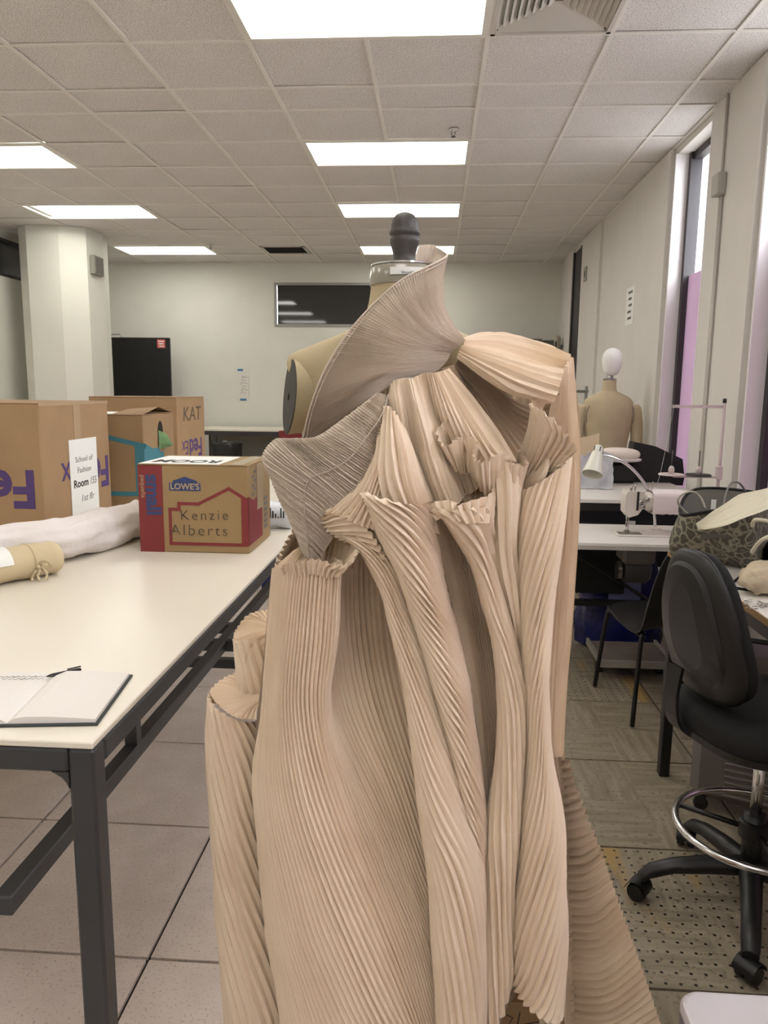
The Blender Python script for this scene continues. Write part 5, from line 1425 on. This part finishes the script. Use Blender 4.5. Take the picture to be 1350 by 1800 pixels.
# shoulder fan, an open tube reaching right
sheet([[(0.041,1.27,1.583),(0.074,1.31,1.594),(0.109,1.33,1.591),(0.167,1.345,1.579)],
       [(0.044,1.26,1.581),(0.099,1.3,1.589),(0.16,1.315,1.58),(0.221,1.29,1.557)],
       [(0.044,1.25,1.573),(0.095,1.265,1.563),(0.152,1.275,1.544),(0.205,1.27,1.531)],
       [(0.042,1.235,1.567),(0.093,1.232,1.547),(0.147,1.228,1.523),(0.196,1.22,1.511)],
       [(0.04,1.225,1.569),(0.09,1.198,1.556),(0.141,1.178,1.538),(0.19,1.165,1.528)],
       [(0.037,1.22,1.563),(0.085,1.175,1.54),(0.13,1.15,1.52),(0.181,1.14,1.504)],
       [(0.035,1.22,1.557),(0.081,1.175,1.527),(0.122,1.155,1.504),(0.177,1.15,1.488)],
       [(0.033,1.225,1.55),(0.074,1.2,1.519),(0.118,1.195,1.496),(0.169,1.195,1.486)]],
      'shoulder_fan', 27, .0048, 34, m_mus, amp_fn=lambda v: .45+.55*smooth01(v*1.5), seed=5, jit=.4)
# shaded inner layer under the fan
sheet([[(0.036,1.23,1.55),(0.096,1.255,1.506),(0.154,1.27,1.478),(0.2,1.26,1.489)],
       [(0.03,1.23,1.543),(0.089,1.25,1.488),(0.139,1.272,1.434),(0.174,1.27,1.405)],
       [(0.026,1.23,1.54),(0.071,1.25,1.47),(0.112,1.265,1.395),(0.138,1.262,1.337)],
       [(0.017,1.22,1.537),(0.046,1.235,1.47),(0.081,1.245,1.396),(0.113,1.25,1.328)],
       [(0.003,1.21,1.532),(0.023,1.22,1.47),(0.052,1.225,1.397),(0.083,1.24,1.329)]],
      'fan_lining', 22, .0055, 34, m_mus, seed=6)
# central gathered drapes
sheet([[(-0.074,1.19,1.51),(-0.073,1.18,1.47),(-0.064,1.195,1.398),(-0.018,1.2,1.321)],
       [(-0.064,1.17,1.515),(-0.055,1.15,1.471),(-0.045,1.165,1.392),(-0.012,1.185,1.32)],
       [(-0.05,1.175,1.518),(-0.037,1.175,1.462),(-0.025,1.19,1.381),(-0.003,1.205,1.311)],
       [(-0.038,1.165,1.518),(-0.023,1.145,1.463),(-0.002,1.145,1.39),(0.021,1.15,1.329)],
       [(-0.027,1.17,1.522),(-0.013,1.165,1.462),(0.011,1.155,1.394),(0.036,1.155,1.326)],
       [(-0.016,1.175,1.526),(-0.001,1.19,1.47),(0.019,1.205,1.416),(0.049,1.215,1.334)],
       [(-0.004,1.175,1.527),(0.016,1.165,1.471),(0.039,1.175,1.419),(0.069,1.2,1.345)],
       [(0.009,1.185,1.53),(0.041,1.172,1.475),(0.074,1.155,1.424),(0.099,1.15,1.391)],
       [(0.021,1.2,1.535),(0.064,1.195,1.481),(0.102,1.18,1.432),(0.124,1.165,1.393)]],
      'bodice_drape', 30, .0042, 40, m_mus, amp_fn=lambda v: .6+.5*v, seed=7, jit=.6, wav=.4)
# cream front fold falling into the long left tube
sheet([[(-0.082,1.185,1.474),(-0.09,1.175,1.408),(-0.112,1.17,1.355),(-0.109,1.18,1.304)],
       [(-0.077,1.165,1.477),(-0.085,1.14,1.411),(-0.096,1.135,1.359),(-0.086,1.145,1.305)],
       [(-0.068,1.15,1.474),(-0.067,1.118,1.413),(-0.066,1.112,1.354),(-0.055,1.125,1.301)],
       [(-0.06,1.15,1.464),(-0.046,1.118,1.413),(-0.039,1.112,1.355),(-0.026,1.125,1.293)],
       [(-0.054,1.165,1.451),(-0.033,1.14,1.403),(-0.02,1.13,1.348),(-0.004,1.145,1.285)],
       [(-0.052,1.19,1.441),(-0.025,1.175,1.391),(-0.005,1.165,1.34),(0.011,1.175,1.275)]],
      'front_fold', 13, .0062, 30, m_mus, skew=-1.5, seed=8, jit=.4)
# drape running down-left into the waist pouch
sheet([[(-0.085,1.175,1.442),(-0.114,1.155,1.367),(-0.173,1.172,1.308)], [(-0.078,1.155,1.436),(-0.104,1.128,1.362),(-0.149,1.14,1.309)], [(-0.072,1.148,1.423),(-0.093,1.118,1.353),(-0.12,1.128,1.3)], [(-0.067,1.152,1.402),(-0.08,1.125,1.344),(-0.094,1.135,1.289)], [(-0.062,1.165,1.387),(-0.067,1.145,1.332),(-0.071,1.15,1.278)]], 'waist_drape', 13, .0052, 26, m_mus, seed=35, jit=.4, amp_fn=lambda v: .4+.6*v)
# long diagonal fold from the centre
tube_fold([((-0.115,1.165,1.35),(-0.003,1.165,1.331),0.085), ((-0.099,1.175,1.305),(0.007,1.175,1.266),0.078), ((-0.063,1.185,1.225),(0.03,1.185,1.163),0.066), ((-0.032,1.19,1.133),(0.048,1.19,1.103),0.062), ((-0.003,1.19,1.048),(0.067,1.19,1.021),0.06), ((0.021,1.195,0.957),(0.081,1.195,0.939),0.055), ((0.047,1.2,0.848),(0.094,1.2,0.835),0.05), ((0.074,1.2,0.745),(0.1,1.2,0.735),0.04), ((0.087,1.205,0.645),(0.102,1.205,0.635),0.03)],
          'skirt_fold', 14, .0056, 130, skew0=-29, seed=9, wav=.3, crease=.0008)
# fold that starts as the pouch at the waist and becomes the lower front fold
tube_fold([((-0.18,1.205,1.297),(-0.11,1.205,1.319),0.045), ((-0.162,1.205,1.275),(-0.082,1.205,1.286),0.055), ((-0.118,1.2,1.244),(-0.05,1.2,1.226),0.055), ((-0.084,1.2,1.173),(-0.033,1.2,1.155),0.05), ((-0.068,1.2,1.111),(-0.01,1.2,1.083),0.05), ((-0.045,1.195,1.02),(0.013,1.195,0.997),0.052), ((-0.029,1.19,0.918),(0.038,1.19,0.905),0.055), ((-0.014,1.185,0.823),(0.067,1.185,0.811),0.06), ((0.001,1.18,0.722),(0.096,1.18,0.711),0.062), ((0.016,1.175,0.565),(0.104,1.175,0.56),0.06), ((0.027,1.17,0.346),(0.109,1.17,0.352),0.06)],
          'skirt_fold', 16, .0052, 140, skew0=-20, seed=10, wav=.3, crease=.0006)
# small flared pouch at the waist, left
sheet([[(-0.178,1.19,1.299),(-0.165,1.16,1.31),(-0.142,1.15,1.323)], [(-0.173,1.17,1.29),(-0.15,1.145,1.302),(-0.117,1.13,1.312)], [(-0.162,1.17,1.277),(-0.133,1.15,1.281),(-0.092,1.14,1.279)], [(-0.137,1.185,1.262),(-0.107,1.165,1.261),(-0.07,1.155,1.236)]], 'waist_pouch', 9, .006, 24, m_mus, seed=11)
# big skirt front: left tall tube running into the shaded centre
sheet([[(-0.271,1.25,1.195),(-0.286,1.26,1.069),(-0.304,1.27,0.926),(-0.32,1.28,0.754),(-0.307,1.28,0.521),(-0.277,1.28,0.277),(-0.263,1.28,0.176)],
       [(-0.254,1.2,1.209),(-0.267,1.205,1.088),(-0.286,1.215,0.951),(-0.297,1.22,0.789),(-0.279,1.215,0.572),(-0.245,1.21,0.345),(-0.231,1.21,0.25)],
       [(-0.226,1.165,1.223),(-0.238,1.165,1.102),(-0.253,1.165,0.975),(-0.253,1.165,0.823),(-0.228,1.155,0.62),(-0.188,1.15,0.406),(-0.171,1.15,0.316)],
       [(-0.191,1.15,1.233),(-0.202,1.15,1.108),(-0.216,1.15,0.983),(-0.206,1.14,0.839),(-0.171,1.125,0.646),(-0.122,1.115,0.444),(-0.102,1.11,0.362)],
       [(-0.158,1.15,1.227),(-0.168,1.155,1.108),(-0.183,1.155,0.982),(-0.164,1.142,0.84),(-0.117,1.122,0.651),(-0.067,1.112,0.45),(-0.048,1.11,0.366)],
       [(-0.142,1.17,1.23),(-0.154,1.175,1.101),(-0.169,1.175,0.973),(-0.132,1.168,0.827),(-0.073,1.142,0.639),(-0.019,1.13,0.437),(-0.001,1.13,0.35)],
       [(-0.164,1.25,1.222),(-0.172,1.25,1.076),(-0.16,1.225,0.952),(-0.1,1.198,0.811),(-0.033,1.17,0.62),(0.018,1.155,0.416),(0.034,1.15,0.332)],
       [(-0.121,1.315,1.235),(-0.111,1.31,1.058),(-0.089,1.275,0.932),(-0.048,1.228,0.797),(0.006,1.2,0.6),(0.053,1.185,0.391),(0.07,1.18,0.304)],
       [(-0.025,1.31,1.248),(-0.015,1.305,1.063),(0.001,1.29,0.929),(0.022,1.255,0.785),(0.06,1.235,0.577),(0.096,1.22,0.361),(0.109,1.22,0.267)]],
      'skirt_front', 58, .0050, 130, skew=-13, seed=12, wav=.4, crease=.0006, amp_fn=lambda v: 1.0)
# ruffled mouth on top of the left tube
sheet([[(-0.271,1.25,1.195),(-0.244,1.26,1.218),(-0.219,1.262,1.231)],
       [(-0.239,1.235,1.199),(-0.216,1.245,1.232),(-0.193,1.25,1.264)],
       [(-0.204,1.23,1.201),(-0.188,1.24,1.243),(-0.177,1.245,1.275)],
       [(-0.17,1.225,1.203),(-0.166,1.235,1.24),(-0.157,1.24,1.276)],
       [(-0.149,1.21,1.212),(-0.144,1.215,1.235),(-0.138,1.215,1.269)],
       [(-0.142,1.18,1.215),(-0.132,1.175,1.23),(-0.117,1.17,1.253)],
       [(-0.144,1.158,1.211),(-0.134,1.145,1.223),(-0.116,1.14,1.25)],
       [(-0.151,1.15,1.208),(-0.142,1.14,1.22),(-0.123,1.128,1.238)],
       [(-0.164,1.148,1.208),(-0.158,1.138,1.224),(-0.144,1.128,1.232)],
       [(-0.182,1.148,1.212),(-0.18,1.14,1.227),(-0.175,1.132,1.24)],
       [(-0.205,1.154,1.21),(-0.206,1.148,1.222),(-0.207,1.142,1.235)],
       [(-0.237,1.175,1.204),(-0.239,1.17,1.213),(-0.24,1.165,1.219)]],
      'tube_ruffle', 34, .0045, 22, m_mus, seed=13, jit=.6)
# middle fold with open cup at its top
tube_fold([((-0.012,1.17,1.321),(0.092,1.17,1.335),0.06), ((0.019,1.18,1.297),(0.096,1.18,1.292),0.06), ((0.063,1.195,1.228),(0.105,1.195,1.227),0.045), ((0.086,1.2,1.154),(0.129,1.2,1.136),0.045), ((0.103,1.205,1.09),(0.147,1.205,1.072),0.045), ((0.117,1.205,1.002),(0.16,1.205,0.99),0.045), ((0.114,1.205,0.876),(0.163,1.205,0.878),0.045), ((0.106,1.205,0.765),(0.16,1.205,0.765),0.045), ((0.102,1.205,0.646),(0.157,1.205,0.649),0.045), ((0.102,1.205,0.49),(0.158,1.205,0.494),0.045), ((0.103,1.205,0.34),(0.15,1.205,0.454),0.045)],
          'skirt_fold', 11, .0060, 120, skew0=-10, seed=14, wav=.3, crease=.0008)
# rim of the cup
sheet([[(0.008,1.2,1.399),(0.026,1.215,1.352),(0.034,1.21,1.302)],
       [(-0.012,1.165,1.32),(-0.004,1.155,1.314),(0.004,1.15,1.302)],
       [(0.001,1.135,1.333),(0.006,1.13,1.325),(0.021,1.125,1.311)],
       [(0.027,1.115,1.339),(0.029,1.112,1.326),(0.038,1.112,1.309)],
       [(0.035,1.108,1.333),(0.038,1.108,1.323),(0.048,1.11,1.306)],
       [(0.052,1.108,1.339),(0.056,1.108,1.323),(0.063,1.11,1.306)],
       [(0.084,1.125,1.348),(0.081,1.125,1.325),(0.08,1.125,1.304)],
       [(0.091,1.15,1.364),(0.091,1.15,1.326),(0.092,1.155,1.299)],
       [(0.078,1.2,1.38),(0.082,1.205,1.336),(0.088,1.2,1.3)]],
      'cup_ruffle', 22, .0045, 18, m_mus, seed=15, jit=.5)
# inside of the cup
sheet([[(0.008,1.205,1.405),(0.025,1.2,1.354),(0.04,1.19,1.31)], [(0.036,1.215,1.398),(0.048,1.215,1.352),(0.054,1.2,1.308)], [(0.061,1.215,1.387),(0.069,1.215,1.353),(0.07,1.2,1.309)], [(0.093,1.19,1.363),(0.091,1.2,1.337),(0.086,1.19,1.306)]], 'cup_lining', 14, .005, 20, m_mus, seed=16)
# frilled heads above the centre folds
sheet([[(0.032,1.195,1.455),(0.034,1.21,1.425),(0.035,1.215,1.398)],
       [(0.02,1.165,1.456),(0.027,1.19,1.427),(0.033,1.205,1.394)],
       [(0.003,1.155,1.441),(0.013,1.17,1.414),(0.026,1.185,1.39)],
       [(0.008,1.138,1.424),(0.019,1.155,1.403),(0.031,1.175,1.382)],
       [(0.017,1.13,1.418),(0.027,1.15,1.399),(0.037,1.17,1.375)],
       [(0.027,1.135,1.425),(0.034,1.155,1.399),(0.042,1.172,1.373)],
       [(0.038,1.155,1.431),(0.043,1.17,1.402),(0.048,1.182,1.372)],
       [(0.054,1.155,1.432),(0.053,1.168,1.402),(0.055,1.18,1.373)],
       [(0.064,1.14,1.423),(0.061,1.155,1.399),(0.061,1.172,1.368)],
       [(0.057,1.118,1.406),(0.062,1.135,1.384),(0.069,1.155,1.358)],
       [(0.067,1.108,1.397),(0.072,1.125,1.372),(0.078,1.15,1.343)],
       [(0.086,1.112,1.402),(0.088,1.13,1.368),(0.093,1.155,1.325)],
       [(0.094,1.12,1.408),(0.095,1.135,1.367),(0.101,1.16,1.316)],
       [(0.108,1.122,1.408),(0.108,1.14,1.362),(0.111,1.162,1.311)],
       [(0.117,1.118,1.395),(0.116,1.14,1.354),(0.121,1.168,1.306)],
       [(0.136,1.13,1.391),(0.13,1.155,1.352),(0.132,1.185,1.299)],
       [(0.138,1.15,1.4),(0.136,1.18,1.358),(0.139,1.21,1.309)],
       [(0.13,1.18,1.411),(0.137,1.21,1.364),(0.146,1.24,1.313)]],
      'bodice_ruffle', 30, .0040, 26, m_mus, seed=17, jit=.6)
# narrow vertical fold right of centre
tube_fold([((0.086,1.165,1.403),(0.131,1.165,1.391),0.04), ((0.09,1.175,1.34),(0.132,1.175,1.332),0.045), ((0.096,1.19,1.265),(0.132,1.19,1.257),0.045), ((0.104,1.2,1.207),(0.14,1.2,1.203),0.04), ((0.124,1.21,1.143),(0.146,1.21,1.134),0.035), ((0.139,1.22,1.091),(0.148,1.22,1.085),0.02)],
          'skirt_fold', 8, .006, 50, skew0=-1, seed=18)
# shaded panel behind the middle folds
sheet([[(-0.018,1.25,1.299),(0.033,1.25,1.143),(0.084,1.24,0.903),(0.102,1.23,0.628),(0.11,1.22,0.327)],
       [(0.014,1.285,1.289),(0.06,1.285,1.113),(0.099,1.262,0.893),(0.119,1.245,0.618),(0.13,1.23,0.318)],
       [(0.068,1.29,1.279),(0.103,1.285,1.094),(0.135,1.258,0.896),(0.141,1.245,0.62),(0.149,1.23,0.379)],
       [(0.119,1.275,1.293),(0.148,1.268,1.101),(0.166,1.24,0.906),(0.167,1.24,0.625),(0.167,1.23,0.416)]],
      'skirt_panel', 24, .006, 60, seed=19)
# side ruffle and pointed horn on the right
sheet([[(0.191,1.18,1.497),(0.173,1.2,1.486),(0.164,1.215,1.463),(0.153,1.225,1.426)],
       [(0.166,1.17,1.488),(0.16,1.18,1.483),(0.155,1.195,1.454),(0.143,1.215,1.409)],
       [(0.149,1.158,1.488),(0.146,1.165,1.471),(0.144,1.185,1.437),(0.136,1.21,1.391)],
       [(0.14,1.142,1.48),(0.148,1.145,1.458),(0.149,1.17,1.421),(0.14,1.205,1.377)],
       [(0.154,1.118,1.472),(0.167,1.125,1.445),(0.162,1.16,1.411),(0.15,1.2,1.369)],
       [(0.178,1.108,1.452),(0.184,1.125,1.431),(0.176,1.16,1.403),(0.162,1.195,1.361)],
       [(0.21,1.125,1.417),(0.201,1.145,1.406),(0.188,1.165,1.385),(0.175,1.19,1.347)]],
      'side_ruffle', 13, .0040, 30, m_mus, seed=20, jit=.5)
sheet([[(0.21,1.125,1.417),(0.19,1.155,1.414),(0.161,1.19,1.402),(0.138,1.22,1.388)], [(0.207,1.14,1.41),(0.184,1.165,1.394),(0.162,1.19,1.382),(0.142,1.22,1.367)], [(0.196,1.165,1.394),(0.178,1.175,1.37),(0.164,1.2,1.356),(0.145,1.22,1.342)], [(0.179,1.185,1.363),(0.168,1.195,1.346),(0.152,1.205,1.33),(0.138,1.215,1.317)]], 'horn_lining', 12, .004, 22, m_mus, seed=21)
sheet([[(0.175,1.165,1.404),(0.172,1.16,1.383),(0.162,1.165,1.36),(0.145,1.18,1.339)], [(0.167,1.175,1.41),(0.163,1.185,1.389),(0.154,1.19,1.366),(0.14,1.2,1.345)], [(0.147,1.19,1.411),(0.145,1.2,1.387),(0.142,1.21,1.368),(0.137,1.215,1.349)]], 'side_cup', 9, .004, 18, m_mus, seed=25)
# right diagonal fold, ending in the free hem
tube_fold([((0.132,1.2,1.345),(0.214,1.2,1.402),0.05), ((0.134,1.2,1.282),(0.208,1.2,1.312),0.062), ((0.139,1.2,1.217),(0.2,1.2,1.219),0.062), ((0.145,1.205,1.14),(0.194,1.205,1.141),0.06), ((0.152,1.205,1.062),(0.191,1.205,1.064),0.058), ((0.159,1.205,0.988),(0.194,1.205,0.99),0.055), ((0.162,1.205,0.892),(0.21,1.205,0.894),0.055), ((0.161,1.205,0.788),(0.228,1.205,0.792),0.058), ((0.161,1.205,0.704),(0.237,1.205,0.708),0.06), ((0.156,1.205,0.605),(0.244,1.205,0.605),0.06), ((0.158,1.205,0.517),(0.249,1.205,0.511),0.06), ((0.159,1.205,0.469),(0.252,1.205,0.419),0.06)],
          'skirt_fold', 17, .0055, 140, skew0=22, seed=22, wav=.3, crease=.0004)
# outer right panel hanging from the shoulder
sheet([[(0.217,1.262,1.555),(0.233,1.272,1.471),(0.244,1.276,1.339),(0.244,1.278,1.151),(0.239,1.275,0.977),(0.237,1.265,0.865)],
       [(0.211,1.25,1.549),(0.222,1.262,1.471),(0.233,1.268,1.34),(0.232,1.27,1.153),(0.228,1.268,0.98),(0.228,1.26,0.867)],
       [(0.204,1.235,1.539),(0.213,1.255,1.471),(0.223,1.263,1.34),(0.22,1.265,1.154),(0.217,1.263,0.981),(0.218,1.255,0.869)],
       [(0.197,1.225,1.527),(0.203,1.252,1.471),(0.211,1.26,1.34),(0.208,1.262,1.155),(0.205,1.26,0.982),(0.208,1.252,0.87)],
       [(0.192,1.22,1.507),(0.192,1.25,1.444),(0.194,1.258,1.34),(0.191,1.26,1.155),(0.19,1.258,0.982),(0.195,1.252,0.87)],
       [(0.187,1.22,1.486),(0.18,1.248,1.416),(0.176,1.256,1.321),(0.174,1.26,1.154),(0.173,1.26,0.981),(0.181,1.255,0.868)]],
      'side_panel', 13, .0042, 70, seed=23, wav=.1)
sheet([[(0.217,1.262,1.555),(0.233,1.272,1.471),(0.244,1.276,1.339),(0.244,1.278,1.151),(0.239,1.275,0.977),(0.237,1.265,0.865)], [(0.223,1.3,1.555),(0.239,1.32,1.47),(0.251,1.325,1.333),(0.251,1.325,1.138),(0.246,1.32,0.959),(0.242,1.31,0.842)], [(0.227,1.34,1.554),(0.246,1.38,1.468),(0.258,1.39,1.324),(0.258,1.39,1.12),(0.252,1.38,0.934),(0.245,1.36,0.817)]], 'side_return', 8, .003, 50, m_mus, seed=36)
# back of the skirt, closes the gown behind
sheet([[(0.238,1.4,1.561),(0.259,1.43,1.319),(0.261,1.42,0.918),(0.26,1.42,0.578),(0.29,1.42,0.187)], [(0.141,1.44,1.549),(0.152,1.47,1.312),(0.16,1.5,0.88),(0.175,1.52,0.507),(0.191,1.53,0.077)], [(-0.069,1.45,1.42),(-0.079,1.47,1.262),(-0.091,1.54,0.854),(-0.088,1.56,0.467),(-0.083,1.57,0.019)], [(-0.237,1.4,1.27),(-0.264,1.42,1.154),(-0.299,1.47,0.875),(-0.309,1.5,0.494),(-0.301,1.5,0.069)], [(-0.271,1.25,1.195),(-0.288,1.27,1.065),(-0.325,1.3,0.742),(-0.312,1.3,0.506),(-0.282,1.3,0.194)]], 'skirt_back', 40, .006, 40, m_mus, seed=24)
# left lower tubes with fan-shaped caps
tube_fold([((-0.412,1.325,0.936),(-0.316,1.325,0.888),0.05), ((-0.418,1.325,0.84),(-0.312,1.325,0.833),0.055), ((-0.415,1.325,0.723),(-0.314,1.325,0.728),0.06), ((-0.411,1.325,0.604),(-0.309,1.325,0.609),0.06), ((-0.408,1.325,0.481),(-0.299,1.325,0.488),0.06), ((-0.401,1.325,0.33),(-0.282,1.325,0.338),0.06), ((-0.394,1.325,0.147),(-0.261,1.325,0.157),0.06)],
          'hip_tube', 14, .0045, 90, skew0=-12, seed=26)
sheet([[(-0.312,1.32,0.942),(-0.34,1.35,0.951),(-0.366,1.365,0.961)], [(-0.31,1.315,0.941),(-0.354,1.34,0.945),(-0.392,1.35,0.954)], [(-0.309,1.31,0.939),(-0.361,1.325,0.94),(-0.411,1.325,0.937)], [(-0.307,1.3,0.939),(-0.35,1.3,0.931),(-0.383,1.288,0.924)], [(-0.307,1.295,0.937),(-0.33,1.285,0.925),(-0.345,1.272,0.91)], [(-0.307,1.29,0.935),(-0.312,1.285,0.923),(-0.312,1.275,0.908)]], 'tube_cap', 20, .0048, 24, m_mus, seed=27, amp_fn=lambda v: .2+.8*v)
tube_fold([((-0.369,1.35,1.038),(-0.295,1.35,1.055),0.045), ((-0.367,1.35,1.013),(-0.295,1.35,1.016),0.045), ((-0.364,1.35,0.968),(-0.296,1.35,0.971),0.045), ((-0.36,1.36,0.907),(-0.299,1.36,0.91),0.04)], 'hip_tube', 9, .004, 24, skew0=-2, seed=28)
sheet([[(-0.293,1.35,1.063),(-0.299,1.37,1.071),(-0.304,1.385,1.083)], [(-0.295,1.35,1.06),(-0.327,1.37,1.067),(-0.348,1.375,1.073)], [(-0.294,1.345,1.059),(-0.334,1.355,1.06),(-0.367,1.35,1.047)], [(-0.293,1.34,1.056),(-0.324,1.335,1.051),(-0.362,1.325,1.038)], [(-0.292,1.335,1.053),(-0.316,1.325,1.044),(-0.35,1.31,1.019)]], 'tube_cap', 15, .0045, 20, m_mus, seed=29, amp_fn=lambda v: .2+.8*v)
sheet([[(-0.294,1.315,1.058),(-0.313,1.31,1.051),(-0.33,1.305,1.033),(-0.339,1.305,1.003),(-0.337,1.31,0.957)], [(-0.291,1.32,1.032),(-0.305,1.32,1.026),(-0.319,1.32,1.004),(-0.324,1.32,0.976),(-0.324,1.32,0.946)], [(-0.288,1.325,1.003),(-0.296,1.325,0.992),(-0.304,1.325,0.975),(-0.308,1.325,0.958),(-0.311,1.325,0.94)]], 'hip_facing', 3, .002, 26, m_mus, seed=30)
# train fanning out to the right, ridges run sideways
TE = [[(0.247,1.4,0.813),(0.25,1.395,0.82),(0.251,1.39,0.828)], [(0.251,1.4,0.779),(0.261,1.385,0.793),(0.27,1.37,0.801)], [(0.258,1.41,0.714),(0.271,1.38,0.743),(0.284,1.36,0.758)], [(0.263,1.41,0.653),(0.283,1.37,0.684),(0.304,1.35,0.707)], [(0.27,1.41,0.585),(0.298,1.36,0.619),(0.326,1.34,0.655)], [(0.276,1.41,0.51),(0.311,1.355,0.551),(0.346,1.33,0.604)], [(0.282,1.41,0.44),(0.325,1.35,0.485),(0.367,1.325,0.547)], [(0.288,1.41,0.356),(0.341,1.345,0.407),(0.391,1.32,0.483)], [(0.295,1.41,0.258),(0.359,1.34,0.318),(0.421,1.315,0.404)], [(0.303,1.41,0.157),(0.376,1.34,0.217),(0.455,1.31,0.309)], [(0.31,1.41,0.061),(0.392,1.34,0.127),(0.482,1.31,0.23)]]
sheet(TE, 'train', 42, .0075, 24, m_mus, seed=31, jit=.35)
sheet([[(0.227,1.38,0.818),(0.251,1.385,0.661),(0.271,1.385,0.477),(0.285,1.385,0.286),(0.296,1.385,0.113)], [(0.256,1.39,0.808),(0.275,1.392,0.658),(0.294,1.395,0.471),(0.308,1.395,0.278),(0.319,1.395,0.105)]], 'train_edge', 4, .004, 40, m_mus, seed=32)
# raw hem edge of the right fold
# cardboard box under the hem
bc = thing('cardboard_box', 'flat cardboard box with ink scribble on the floor beneath the dress hem', 'box', (0.263,1.5,0.11))
q0 = (0.157,1.47,0.184)
MB().box(q0[0], q0[0]+.30, 1.47, 1.80, 0, q0[2], bev=.004).build('body', m_card, bc)
Mq = frame((q0[0], 1.4695, q0[2]), (1, 0, 0), (0, 0, 1))
for A in ([(.02, -.025), (.04, -.035), (.03, -.055), (.06, -.05), (.10, -.04)], [(.055, -.02), (.05, -.06), (.07, -.075)], [(.11, -.05), (.13, -.04), (.13, -.07), (.15, -.05)]):
    MB().tube([Mq @ Vector((x, y, 0)) for x, y in A], .0012, 4).build('scribble', m_ink, bc)
